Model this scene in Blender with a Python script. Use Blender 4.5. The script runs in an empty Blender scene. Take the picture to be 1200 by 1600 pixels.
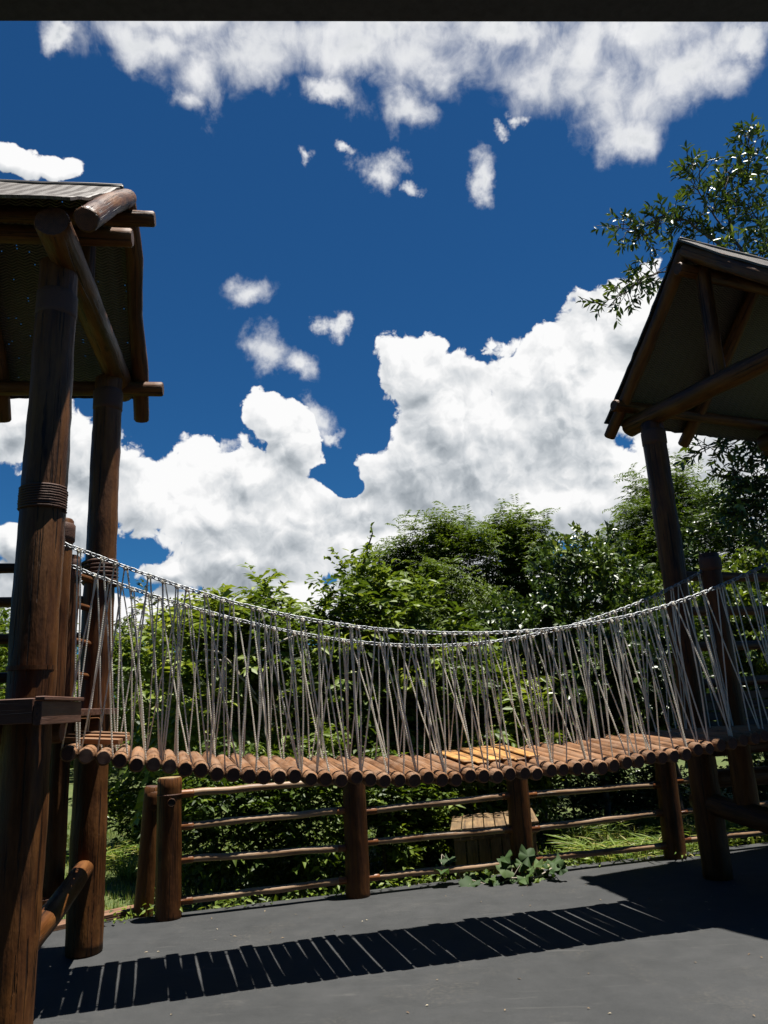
import bpy, math, random
import numpy as np
from mathutils import Vector, Matrix, noise

random.seed(7)
rng = np.random.default_rng(11)
R_ = math.radians
SC = bpy.context.scene
COL = SC.collection
V = lambda *a: Vector(a)
def unit(v):
    v = np.asarray(v, float); return v / (np.linalg.norm(v) + 1e-9)

# ------------------------------------------------------------------ camera
H = 1.6; FPX = 1202.0
FWD = np.array([0.0, 0.971134, 0.238533]); RGT = np.array([0.998806, 0.011652, -0.04744]); UPV = np.array([0.04885, -0.238249, 0.969975])
cam_d = bpy.data.cameras.new('camera'); cam = bpy.data.objects.new('camera', cam_d); COL.objects.link(cam)
cam.location = (0, 0, H)
m = Matrix(((RGT[0], UPV[0], -FWD[0]), (RGT[1], UPV[1], -FWD[1]), (RGT[2], UPV[2], -FWD[2])))
cam.rotation_euler = m.to_euler()
cam_d.sensor_fit = 'VERTICAL'; cam_d.sensor_height = 24.0; cam_d.lens = 24.0 * FPX / 1600.0
cam_d.clip_start = 0.05; cam_d.clip_end = 2000
SC.camera = cam
def at(u, v, y):
    """world point seen at photo position (u, v) at distance y ahead"""
    d = FWD * FPX + RGT * (u - 600) + UPV * (800 - v)
    return np.array([0, 0, H]) + d * (y / d[1])

# ------------------------------------------------------------------ mesh helpers
class MB:
    def __init__(s): s.v = []; s.f = []; s.mi = []; s.lc = []; s.sm = []
    def add(s, verts, faces, lcs=None, mi=0, smooth=True):
        b = len(s.v); s.v += [tuple(map(float, p)) for p in verts]
        s.lc += [tuple(map(float, p)) for p in (lcs if lcs is not None else verts)]
        for f in faces: s.f.append(tuple(i + b for i in f)); s.mi.append(mi); s.sm.append(smooth)
    def tube(s, path, rad, n=12, seed=None, rough=0.0, cap_mi=None, step=None, mi=0, bevel=True, ripple=0.0):
        path = [np.asarray(p, float) for p in path]
        if np.isscalar(rad): rad = [rad] * len(path)
        rad = list(rad); sd = random.random() * 50 if seed is None else seed
        if step:                                     # resample
            P = [path[0]]; Rr = [rad[0]]
            for i in range(len(path) - 1):
                k = max(1, int(np.linalg.norm(path[i + 1] - path[i]) / step))
                for j in range(1, k + 1):
                    t = j / k; P.append(path[i] * (1 - t) + path[i + 1] * t); Rr.append(rad[i] * (1 - t) + rad[i + 1] * t)
            path, rad = P, Rr
        if bevel:
            bv = min(.012, rad[0] * .3); d0 = unit(path[1] - path[0]); d1 = unit(path[-1] - path[-2])
            path = [path[0], path[0] + d0 * bv] + path[1:-1] + [path[-1] - d1 * bv, path[-1]]
            rad = [rad[0] - bv * .8, rad[0]] + rad[1:-1] + [rad[-1], rad[-1] - bv * .8]
        N = len(path); T = []
        for i in range(N): T.append(unit(path[min(i + 1, N - 1)] - path[max(i - 1, 0)]))
        a = np.cross(T[0], [0, 0, 1]); a = np.cross(T[0], [0, 1, 0]) if np.linalg.norm(a) < .1 else a
        a = unit(a); vs = []; lc = []; L = 0
        for i in range(N):
            if i: L += np.linalg.norm(path[i] - path[i - 1])
            a = unit(a - T[i] * np.dot(a, T[i])); b = np.cross(T[i], a)
            for k in range(n):
                th = 2 * math.pi * k / n; c, q = math.cos(th), math.sin(th); r = rad[i]
                if rough:
                    r *= 1 + rough * noise.noise((c * 1.2 + sd, q * 1.2, L * 2.2 + sd)) + rough * .5 * noise.noise((c * 2 + sd, q * 2, L * 9 + sd))
                if ripple: r *= 1 + ripple * math.sin(L * 90 + 2 * noise.noise((sd, L * 6, 0)))
                vs.append(path[i] + (a * c + b * q) * r); lc.append((c * r + sd, q * r + sd * .37, L + sd))
        fs = [(i * n + k, i * n + (k + 1) % n, (i + 1) * n + (k + 1) % n, (i + 1) * n + k) for i in range(N - 1) for k in range(n)]
        s.add(vs, fs, lc, mi)
        cm = mi if cap_mi is None else cap_mi
        for e, ring in ((0, range(n - 1, -1, -1)), (N - 1, range(n))):
            rv = [vs[e * n + k] for k in ring]; 
            rl = [(math.cos(2 * math.pi * k / n) * rad[e], math.sin(2 * math.pi * k / n) * rad[e], sd) for k in ring]
            c = sum(rv) / n
            s.add(rv + [c], [(k, (k + 1) % n, n) for k in range(n)], rl + [(0, 0, sd)], cm, False)
    def box(s, o, ax, ay, az, mi=0, seed=None, bev=.004):
        """box from corner o with edge vectors ax, ay, az; slightly chamfered edges"""
        sd = random.random() * 50 if seed is None else seed
        o, ax, ay, az = (np.asarray(q, float) for q in (o, ax, ay, az))
        ln = [np.linalg.norm(q) for q in (ax, ay, az)]; U = [ax / ln[0], ay / ln[1], az / ln[2]]
        b = min(bev, min(ln) * .3); vs = []; key = {}
        long_ = int(np.argmax(ln))
        for i in (0, 1):
            for j in (0, 1):
                for k in (0, 1):
                    c = [i * ln[0], j * ln[1], k * ln[2]]; sg = [1 - 2 * i, 1 - 2 * j, 1 - 2 * k]
                    for q in range(3):
                        p = [c[x] + (sg[x] * b if x != q else 0) for x in range(3)]
                        key[(i, j, k, q)] = len(vs); vs.append(p)
        fs = []
        for q in range(3):
            o1, o2 = (q + 1) % 3, (q + 2) % 3
            for e in (0, 1):
                idx = []
                for (m1, m2) in ((0, 0), (1, 0), (1, 1), (0, 1)):
                    t = [0, 0, 0]; t[q] = e; t[o1] = m1; t[o2] = m2; idx.append(key[(*t, q)])
                fs.append(tuple(idx if e else idx[::-1]))
            for m1 in (0, 1):
                for m2 in (0, 1):
                    t0 = [0, 0, 0]; t0[o1] = m1; t0[o2] = m2; t1 = list(t0); t1[q] = 1
                    fs.append((key[(*t0, o1)], key[(*t1, o1)], key[(*t1, o2)], key[(*t0, o2)]))
        for i in (0, 1):
            for j in (0, 1):
                for k in (0, 1): fs.append(tuple(key[(i, j, k, q)] for q in range(3)))
        W = [o + U[0] * p[0] + U[1] * p[1] + U[2] * p[2] for p in vs]
        od = [x for x in range(3) if x != long_]
        lc = [(p[od[0]] + sd, p[od[1]] + sd * .37, p[long_] + sd) for p in vs]
        s.add(W, fs, lc, mi, False)

def make_mesh(name, mb, off):
    me = bpy.data.meshes.new(name)
    o = np.asarray(off, float)
    me.from_pydata([tuple(np.asarray(p) - o) for p in mb.v], [], mb.f)
    me.polygons.foreach_set('material_index', mb.mi); me.polygons.foreach_set('use_smooth', mb.sm)
    at_ = me.attributes.new('lc', 'FLOAT_VECTOR', 'POINT'); at_.data.foreach_set('vector', np.array(mb.lc, dtype=np.float32).ravel())
    me.update()
    return me
def root_loc(o):
    p = Vector((0, 0, 0))
    while o: p += Vector(o.location); o = o.parent
    return p
def obj(name, mb, mats, parent=None, loc=(0, 0, 0)):
    if not isinstance(mats, (list, tuple)): mats = [mats]
    off = root_loc(parent) if parent else Vector(loc)
    me = make_mesh(name, mb, off)
    for q in mats: me.materials.append(q)
    o = bpy.data.objects.new(name, me); COL.objects.link(o)
    if parent: o.parent = parent
    else: o.location = loc
    return o
def tag(o, label=None, cat=None, group=None, kind=None):
    for k, x in (('label', label), ('category', cat), ('group', group), ('kind', kind)):
        if x: o[k] = x
    return o
def thing(name, loc, label, cat, group=None):
    o = bpy.data.objects.new(name, None); COL.objects.link(o); o.location = tuple(float(x) for x in loc); o.empty_display_size = .2
    return tag(o, label, cat, group)

# ------------------------------------------------------------------ node helpers
class NT:
    def __init__(s, tree): s.t = tree; s.n = tree.nodes; s.l = tree.links
    def new(s, typ, **kw):
        n = s.n.new(typ)
        for k, x in kw.items(): setattr(n, k, x)
        return n
    def put(s, sock, x):
        if isinstance(x, bpy.types.NodeSocket): s.l.new(x, sock)
        else: sock.default_value = x
    def math(s, op, a, b=None, c=None, clamp=False):
        n = s.new('ShaderNodeMath', operation=op, use_clamp=clamp); s.put(n.inputs[0], a)
        if b is not None: s.put(n.inputs[1], b)
        if c is not None: s.put(n.inputs[2], c)
        return n.outputs[0]
    def vmath(s, op, a, b=None, c=None, out=0):
        n = s.new('ShaderNodeVectorMath', operation=op); s.put(n.inputs[0], a)
        if b is not None: s.put(n.inputs[3 if op == 'SCALE' else 1], b)
        if c is not None: s.put(n.inputs[2], c)
        return n.outputs[out]
    def noise(s, vec, scale, detail=4, rough=.5, lac=2.0, out=0, dist=0.0):
        n = s.new('ShaderNodeTexNoise'); s.put(n.inputs['Vector'], vec); s.put(n.inputs['Scale'], scale)
        n.inputs['Detail'].default_value = detail; n.inputs['Roughness'].default_value = rough; n.inputs['Lacunarity'].default_value = lac; n.inputs['Distortion'].default_value = dist
        return n.outputs[out]
    def ramp(s, fac, stops):
        n = s.new('ShaderNodeValToRGB'); e = n.color_ramp.elements
        while len(e) < len(stops): e.new(.5)
        for q, (p, c) in zip(e, stops): q.position = p; q.color = (*c, 1) if len(c) == 3 else c
        s.put(n.inputs[0], fac); return n.outputs[0]
    def mix(s, fac, a, b, mode='MIX'):
        n = s.new('ShaderNodeMix', data_type='RGBA', blend_type=mode); s.put(n.inputs[0], fac)
        s.put(n.inputs[6], (*a, 1) if isinstance(a, tuple) and len(a) == 3 else a); s.put(n.inputs[7], (*b, 1) if isinstance(b, tuple) and len(b) == 3 else b)
        return n.outputs[2]
    def mapr(s, x, a, b, c=0.0, d=1.0, smooth=False):
        n = s.new('ShaderNodeMapRange'); n.interpolation_type = 'SMOOTHSTEP' if smooth else 'LINEAR'
        for i, q in enumerate((x, a, b, c, d)): s.put(n.inputs[i], q)
        return n.outputs[0]
    def attr(s, name, out='Vector'):
        return s.new('ShaderNodeAttribute', attribute_name=name).outputs[out]
def new_mat(name):
    m = bpy.data.materials.new(name); m.use_nodes = True; t = NT(m.node_tree)
    b = t.n['Principled BSDF']; return m, t, b
def bump(t, b, h, strength, dist):
    n = t.new('ShaderNodeBump'); n.inputs['Strength'].default_value = strength; n.inputs['Distance'].default_value = dist
    t.put(n.inputs['Height'], h); t.l.new(n.outputs[0], b.inputs['Normal'])

def wood(name, dark, mid, light, rough=.5, grain=1.0, knots=True, spec=.4, bstr=.5, stain=None):
    m, t, b = new_mat(name)
    lc = t.attr('lc')
    g = t.noise(t.vmath('MULTIPLY', lc, (38 * grain, 38 * grain, 2.2)), 1.0, 6, .62)
    blot = t.noise(t.vmath('MULTIPLY', lc, (6, 6, 2.0)), 1.0, 3, .55)
    c = t.ramp(t.math('ADD', t.math('MULTIPLY', g, .6), t.math('MULTIPLY', blot, .4)), [(.34, dark), (.5, mid), (.64, light)])
    if knots:
        k = t.new('ShaderNodeTexVoronoi'); t.put(k.inputs['Vector'], t.vmath('MULTIPLY', lc, (5, 5, 1.5))); k.inputs['Scale'].default_value = 1
        c = t.mix(t.mapr(k.outputs['Distance'], .05, .11, .8, 0, True), c, tuple(x * .35 for x in dark))
    crack = t.noise(t.vmath('MULTIPLY', lc, (70, 70, 1.1)), 1.0, 2, .5)
    c = t.mix(t.mapr(crack, .62, .67, 0, .85), c, tuple(x * .3 for x in dark))
    pat = t.noise(t.vmath('MULTIPLY', lc, (3.5, 3.5, 1.4)), 1.0, 5, .65)
    c = t.mix(t.mapr(pat, .50, .66, 0, .55), c, tuple(min(1, x * 1.25) for x in light)); c = t.mix(t.mapr(pat, .36, .46, .55, 0), c, tuple(x * .8 for x in dark))
    if stain:
        dn = t.noise(t.vmath('MULTIPLY', lc, (9, 9, 5)), 1.0, 5, .7)
        c = t.mix(t.mapr(dn, .46, .62, 0, .75), c, stain)
    t.put(b.inputs['Base Color'], c)
    t.put(b.inputs['Roughness'], t.mapr(blot, .3, .7, rough - .1, rough + .15)); b.inputs['Specular IOR Level'].default_value = spec
    bump(t, b, t.math('SUBTRACT', t.math('ADD', g, t.math('MULTIPLY', pat, 1.5)), t.mapr(crack, .62, .67, 0, 1.2)), bstr, .008)
    return m
def endgrain(name, dark, light):
    m, t, b = new_mat(name)
    lc = t.attr('lc'); sp = t.new('ShaderNodeSeparateXYZ'); t.put(sp.inputs[0], lc)
    r = t.math('SQRT', t.math('ADD', t.math('MULTIPLY', sp.outputs[0], sp.outputs[0]), t.math('MULTIPLY', sp.outputs[1], sp.outputs[1])))
    n = t.noise(lc, 25, 4, .6)
    w = t.math('SINE', t.math('MULTIPLY_ADD', r, 700, t.math('MULTIPLY', n, 9)))
    f = t.math('MULTIPLY_ADD', w, .18, n)
    t.put(b.inputs['Base Color'], t.ramp(f, [(.25, dark), (.75, light)])); b.inputs['Roughness'].default_value = .8
    bump(t, b, f, .5, .004)
    return m
def plain(name, col, rough=.6, metal=0.0, var=.25, scale=30, bstr=.2):
    m, t, b = new_mat(name); tc = t.new('ShaderNodeTexCoord').outputs['Object']
    n = t.noise(tc, scale, 5, .6)
    t.put(b.inputs['Base Color'], t.mix(n, tuple(x * (1 - var) for x in col), tuple(min(1, x * (1 + var)) for x in col)))
    b.inputs['Roughness'].default_value = rough; b.inputs['Metallic'].default_value = metal
    bump(t, b, n, bstr, .004)
    return m
def leafmat(name, stops, trans=.35, rough=.38, spec=.5):
    m, t, b = new_mat(name)
    a = t.attr('rnd', 'Fac')
    c = t.ramp(a, stops); t.put(b.inputs['Base Color'], c); b.inputs['Roughness'].default_value = rough; b.inputs['Specular IOR Level'].default_value = spec
    tr = t.new('ShaderNodeBsdfTranslucent'); t.put(tr.inputs[0], t.mix(1.0, c, (1.0, 1.0, .45), 'MULTIPLY'))
    mx = t.new('ShaderNodeMixShader'); mx.inputs[0].default_value = trans
    t.l.new(b.outputs[0], mx.inputs[1]); t.l.new(tr.outputs[0], mx.inputs[2]); t.l.new(mx.outputs[0], t.n['Material Output'].inputs[0])
    return m

M = {}
M['post'] = wood('post_wood', (.022, .007, .0015), (.078, .027, .0058), (.135, .054, .013), rough=.5, grain=.7, spec=.25, bstr=.9)
M['log'] = wood('deck_log_wood', (.065, .026, .010), (.158, .074, .031), (.25, .135, .07), rough=.68, stain=(.20, .125, .08), spec=.2, bstr=1.0)
M['rail'] = wood('rail_bark', (.11, .052, .02), (.23, .135, .07), (.33, .225, .14), rough=.5, grain=.5, knots=False, stain=(.25, .17, .105))
M['railend'] = wood('rail_end_varnish', (0.0902, 0.0246, 0.0066), (0.1558, 0.0533, 0.0131), (0.2132, 0.0820, 0.0246), rough=.4, knots=False)
M['board'] = wood('platform_board', (0.0328, 0.0131, 0.0074), (0.0697, 0.0279, 0.0156), (0.0984, 0.0451, 0.0279), rough=.6)
M['mat'] = wood('orange_plank', (.17, .07, .012), (.33, .155, .036), (.45, .25, .075), rough=.6, stain=(.08, .035, .012))
M['edge'] = wood('edging_plank', (0.0656, 0.0287, 0.0148), (0.1394, 0.0697, 0.0369), (0.1886, 0.1066, 0.0656), rough=.7)
M['boxw'] = wood('weathered_plank', (.07, .038, .015), (.15, .09, .038), (.22, .145, .07), rough=.75, stain=(.09, .06, .03))
M['bark'] = wood('tree_bark', (0.0246, 0.0180, 0.0131), (0.0656, 0.0492, 0.0369), (0.1230, 0.1025, 0.0820), rough=.9, grain=.5, knots=False)
M['palebark'] = wood('pale_branch_bark', (0.1312, 0.1066, 0.0820), (0.2460, 0.2132, 0.1640), (0.3444, 0.3116, 0.2624), rough=.8, grain=.5, knots=False)
M['end'] = endgrain('end_grain', (.02, .006, .003), (.085, .030, .014))
M['endpale'] = endgrain('pale_end_grain', (0.1312, 0.0697, 0.0246), (0.2624, 0.1804, 0.0820))  # paler, yellower end grain for the fence post caps
M['cord'] = plain('cord_wrap', (.062, .022, .009), .7, 0, .4, 90, .6)
def rope_material():
    m, t, b = new_mat('white_rope'); lc = t.attr('lc'); sp = t.new('ShaderNodeSeparateXYZ'); t.put(sp.inputs[0], lc)
    n = t.noise(lc, 220, 3, .6); c = t.mix(n, (.78, .75, .68), (.95, .92, .84)); t.put(b.inputs['Base Color'], c); b.inputs['Roughness'].default_value = .8
    tw = t.math('SINE', t.math('MULTIPLY_ADD', sp.outputs[2], 420, t.math('MULTIPLY', sp.outputs[0], 300)))
    bump(t, b, t.math('ADD', tw, n), .8, .003)
    tr = t.new('ShaderNodeBsdfTranslucent'); t.put(tr.inputs[0], c); mx = t.new('ShaderNodeMixShader'); mx.inputs[0].default_value = .6
    t.l.new(b.outputs[0], mx.inputs[1]); t.l.new(tr.outputs[0], mx.inputs[2]); t.l.new(mx.outputs[0], t.n['Material Output'].inputs[0])
    return m
M['rope'] = rope_material()
M['chain'] = plain('galvanised_chain', (.22, .23, .24), .5, .8, .3, 120, .2)
M['hole'] = plain('hole_dark_plug', (.012, .008, .005), .9, 0, .1)  # near-black colour carries the shade inside a drilled hole
M['steel'] = plain('galvanised_steel', (0.0574, 0.0574, 0.0574), .55, .6, .5, 45, .15)
M['sheet'] = plain('added_roof_sheet', (0.0820, 0.0820, 0.0820), .6, .2, .3, 8, .1)
# measured points of the bridge (world metres) and cloud masses
LOGS= [(-1.936, 4.751, 1.396, 1.4), (-1.858, 4.77, 1.358, 1.383), (-1.768, 4.793, 1.364, 1.365), (-1.685, 4.814, 1.325, 1.35), (-1.596, 4.836, 1.312, 1.334), (-1.489, 4.863, 1.309, 1.316), (-1.402, 4.885, 1.281, 1.302), (-1.314, 4.906, 1.26, 1.289), (-1.218, 4.93, 1.239, 1.276), (-1.118, 4.955, 1.236, 1.263), (-1.028, 4.978, 1.204, 1.252), (-0.93, 5.002, 1.212, 1.241), (-0.835, 5.026, 1.202, 1.23), (-0.751, 5.047, 1.177, 1.222), (-0.662, 5.07, 1.175, 1.213), (-0.568, 5.093, 1.157, 1.205), (-0.474, 5.117, 1.15, 1.197), (-0.383, 5.139, 1.125, 1.19), (-0.291, 5.162, 1.118, 1.183), (-0.202, 5.185, 1.123, 1.177), (-0.101, 5.21, 1.097, 1.171), (-0.019, 5.23, 1.103, 1.167), (0.069, 5.252, 1.105, 1.163), (0.169, 5.277, 1.098, 1.159), (0.269, 5.302, 1.079, 1.155), (0.356, 5.324, 1.097, 1.153), (0.458, 5.35, 1.089, 1.151), (0.55, 5.372, 1.091, 1.15), (0.647, 5.397, 1.097, 1.15), (0.731, 5.418, 1.099, 1.15), (0.819, 5.44, 1.085, 1.151), (0.922, 5.466, 1.086, 1.152), (1.013, 5.488, 1.084, 1.154), (1.105, 5.511, 1.086, 1.157), (1.196, 5.534, 1.08, 1.16), (1.294, 5.559, 1.082, 1.164), (1.384, 5.581, 1.084, 1.168), (1.464, 5.601, 1.083, 1.172), (1.556, 5.624, 1.094, 1.177), (1.653, 5.648, 1.1, 1.182), (1.762, 5.676, 1.114, 1.188), (1.846, 5.696, 1.113, 1.193), (1.932, 5.718, 1.129, 1.198), (2.034, 5.744, 1.145, 1.203), (2.137, 5.769, 1.156, 1.208), (2.234, 5.794, 1.163, 1.212), (2.324, 5.816, 1.179, 1.215), (2.439, 5.845, 1.181, 1.218), (2.524, 5.866, 1.194, 1.218), (2.621, 5.89, 1.202, 1.217)]
FCH= [(-2.188, 4.729, 2.722), (-2.028, 4.769, 2.664), (-1.971, 4.783, 2.635), (-1.85, 4.814, 2.589), (-1.747, 4.839, 2.547), (-1.666, 4.86, 2.509), (-1.601, 4.876, 2.48), (-1.508, 4.899, 2.441), (-1.438, 4.917, 2.42), (-1.259, 4.962, 2.359), (-1.132, 4.993, 2.315), (-1.025, 5.02, 2.28), (-0.933, 5.043, 2.249), (-0.832, 5.068, 2.234), (-0.718, 5.097, 2.194), (-0.649, 5.114, 2.18), (-0.554, 5.138, 2.148), (-0.496, 5.152, 2.138), (-0.379, 5.181, 2.118), (-0.21, 5.224, 2.092), (-0.039, 5.266, 2.075), (0.148, 5.313, 2.053), (0.325, 5.357, 2.035), (0.478, 5.396, 2.035), (0.736, 5.46, 2.032), (0.848, 5.488, 2.034), (1.043, 5.537, 2.038), (1.247, 5.588, 2.051), (1.538, 5.661, 2.09), (1.791, 5.724, 2.131), (1.982, 5.772, 2.169), (2.178, 5.821, 2.214), (2.451, 5.889, 2.307), (2.74, 5.961, 2.413), (2.993, 6.024, 2.497), (3.257, 6.091, 2.605)]
RCH= [(-2.23, 5.511, 2.634), (-2.196, 5.52, 2.619), (-2.122, 5.538, 2.586), (-2.013, 5.566, 2.552), (-1.97, 5.576, 2.532), (-1.415, 5.715, 2.324), (-1.37, 5.727, 2.309), (-1.279, 5.749, 2.283), (-1.179, 5.774, 2.257), (-1.129, 5.787, 2.246), (-1.004, 5.818, 2.205), (-0.926, 5.837, 2.189), (-0.818, 5.864, 2.167), (-0.739, 5.884, 2.145), (-0.654, 5.905, 2.123), (-0.545, 5.933, 2.106), (-0.377, 5.975, 2.072), (-0.051, 6.056, 2.023), (0.149, 6.106, 2.012), (0.337, 6.153, 2.006), (0.492, 6.192, 2.006), (0.628, 6.226, 2.017), (0.808, 6.271, 2.022), (0.97, 6.311, 2.032), (1.263, 6.385, 2.081), (1.545, 6.455, 2.153), (1.816, 6.523, 2.216), (2.009, 6.571, 2.271), (2.17, 6.611, 2.323), (2.379, 6.664, 2.397), (2.551, 6.707, 2.484), (2.723, 6.75, 2.551)]
HB= [(-1.6, 21.23, 1.66, 2.91), (-3.27, 16.68, 1.65, 0.78)]
CB= [(4.35, 5.99, 9.4, 2.81), (15.94, 6.25, 8.9, 2.76), (24.4, 4.75, 6.14, 2.66), (-5.08, 6.92, 7.07, 2.35), (2.95, 23.91, 3.66, 3.13), (4.72, 20.41, 5.34, 4.84), (6.97, 17.35, 6.24, 5.31), (2.08, 16.67, 5.82, 3.88), (-1.19, 14.41, 3.87, 2.66), (14.04, 23.76, 4.22, 3.56), (11.16, 23.07, 2.62, 2.15), (16.95, 25.58, 3.22, 2.81), (19.76, 26.65, 3.15, 2.78), (17.62, 21.24, 5.01, 3.78), (13.7, 18.28, 5.13, 4.3), (18.93, 14.46, 4.45, 4.23), (24.43, 17.17, 8.06, 6.93), (14.29, 13.43, 6.9, 3.32), (-7.94, 20.72, 2.41, 1.93), (-7.05, 19.0, 2.8, 2.32), (-9.99, 17.14, 4.28, 2.41), (-17.48, 15.59, 3.85, 2.13), (-12.9, 14.32, 5.13, 3.35), (-21.9, 18.42, 3.51, 3.05), (-26.57, 20.89, 3.35, 2.77), (-26.37, 12.14, 2.06, 1.37), (-9.7, 10.42, 6.1, 2.85), (-5.82, 13.15, 5.74, 3.85), (0.82, 10.93, 7.19, 3.35), (-15.49, 9.88, 1.73, 1.03), (-23.29, 38.97, 1.65, 1.03), (-25.62, 39.07, 1.69, 1.11), (-14.37, 6.81, 9.96, 1.39), (24.15, 9.77, 6.26, 3.64), (-24.84, 8.03, 3.32, 2.71), (-22.8, 14.44, 2.59, 2.79)]
WB= [(-8.92, 30.77, 1.83, 1.22), (-15.44, 49.67, 5.41, 1.97), (2.74, 49.07, 15.59, 2.4), (19.39, 46.4, 8.43, 2.4), (-15.45, 47.29, 4.08, 2.02), (-12.14, 46.0, 2.78, 2.48), (-7.86, 46.91, 4.24, 2.46), (-0.2, 47.59, 5.24, 2.24), (5.48, 46.44, 5.23, 2.67), (10.25, 47.64, 7.0, 1.61), (15.76, 44.92, 5.03, 3.49), (18.68, 42.42, 4.05, 2.93), (19.77, 39.92, 2.24, 1.79), (23.75, 44.22, 4.72, 2.43), (27.12, 44.74, 2.48, 1.19), (3.43, 43.65, 2.4, 1.7), (-21.58, 47.64, 1.73, 0.99), (0.77, 39.0, 1.26, 1.16), (8.73, 37.77, 1.01, 1.34), (-2.97, 28.13, 0.59, 0.76), (-4.17, 40.15, 0.58, 0.62), (11.72, 41.51, 0.56, 0.52), (10.28, 40.93, 0.57, 0.52), (-8.21, 25.78, 1.74, 1.53), (-5.61, 24.28, 1.56, 1.06), (-11.81, 19.59, 1.33, 0.48), (-3.57, 20.82, 1.22, 0.48), (-4.5, 21.83, 1.46, 1.06), (3.14, 37.52, 0.68, 0.54), (-1.09, 40.49, 0.68, 0.44), (-12.8, 43.69, 1.86, 1.69), (-2.29, 44.76, 1.92, 1.05)]
SKY_TINT = (.127, .39, .60); CLOUD_GAIN = .92
# ------------------------------------------------------------------ ground
def floor_material():
    m, t, b = new_mat('rubber_flooring'); tc = t.new('ShaderNodeTexCoord').outputs['Object']
    big = t.noise(tc, .7, 5, .62); mid = t.noise(tc, 5, 6, .68); fine = t.noise(tc, 130, 4, .7); grit = t.noise(tc, 420, 2, .6)
    c = t.ramp(t.math('ADD', t.math('MULTIPLY', big, .5), t.math('MULTIPLY', mid, .5)), [(.34, (.019, .0205, .0215)), (.5, (.030, .0315, .0325)), (.66, (.044, .045, .046))])
    c = t.mix(t.mapr(fine, .52, .72, 0, .55), c, (.075, .075, .074)); c = t.mix(t.mapr(fine, .30, .44, .55, 0), c, (.018, .019, .02))
    c = t.mix(t.mapr(grit, .66, .74, 0, .6), c, (.12, .118, .11))
    scuff = t.noise(t.vmath('MULTIPLY', tc, (1.2, 9, 1)), 1.6, 5, .7, dist=.8)
    c = t.mix(t.mapr(scuff, .60, .70, 0, .35), c, (.082, .08, .076))
    dust = t.math('MULTIPLY', t.mapr(t.noise(tc, 1.6, 6, .7), .52, .70, 0, 1), t.mapr(t.noise(tc, 38, 5, .75), .48, .64, 0, .6))
    c = t.mix(dust, c, (.095, .085, .07))
    t.put(b.inputs['Base Color'], c); t.put(b.inputs['Roughness'], t.mapr(mid, .3, .7, .7, .92)); b.inputs['Specular IOR Level'].default_value = .3
    bump(t, b, t.math('ADD', t.math('ADD', fine, grit), t.math('MULTIPLY', mid, .8)), .5, .005)
    return m
def lawn_material():
    m, t, b = new_mat('lawn_soil'); tc = t.new('ShaderNodeTexCoord').outputs['Object']
    a = t.noise(tc, .8, 5, .6); f = t.noise(tc, 22, 5, .7)
    c = t.ramp(t.math('ADD', t.math('MULTIPLY', a, .5), t.math('MULTIPLY', f, .5)), [(.3, (.025, .036, .01)), (.48, (.055, .08, .016)), (.6, (.09, .105, .026)), (.72, (.14, .11, .06))])
    t.put(b.inputs['Base Color'], c); b.inputs['Roughness'].default_value = .95
    bump(t, b, f, .8, .03); return m
FL = np.array([.957, .29]); FN = np.array([-.29, .957]); F1 = np.array([-1.88, 6.72])
def grid_sheet(name, x0, x1, y0, y1, z, n, mat, amp):
    mb = MB(); vs = []
    for j in range(n + 1):
        for i in range(n + 1):
            x = x0 + (x1 - x0) * i / n; y = y0 + (y1 - y0) * j / n
            vs.append((x, y, z + amp * noise.noise((x * .3, y * .3, 3))))
    mb.add(vs, [(j * (n + 1) + i, j * (n + 1) + i + 1, (j + 1) * (n + 1) + i + 1, (j + 1) * (n + 1) + i) for j in range(n) for i in range(n)])
    return obj(name, mb, mat)
M['floor'] = floor_material(); M['lawn'] = lawn_material()
tag(grid_sheet('terrain', -500, 500, -500, 500, -.14, 50, M['lawn'], 0.0), kind='structure')
mb = MB()                                                # rubber flooring slab, back edge along the fence
e0 = F1 + FN * .13 + FL * -.35; e1 = F1 + FN * .13 + FL * 14
top = [(-9, -9), (13, -9), (13, e1[1] - .2), tuple(e1), tuple(e0), (-2.45, 6.72), (-3.5, 5.75), (-9, 1.0)]
n = len(top); top = top[:-4] + [tuple(e1 + (e0 - e1) * k / 40 + FN * .02 * noise.noise((k * .5, 1, 1))) for k in range(41)] + top[-3:]
n = len(top)
mb.add([(x, y, 0) for x, y in top] + [(x, y, -.2) for x, y in top], [tuple(range(n))] + [(i, i + n, (i + 1) % n + n, (i + 1) % n) for i in range(n)], smooth=False)
tag(obj('rubber_floor', mb, M['floor']), kind='structure')

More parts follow.
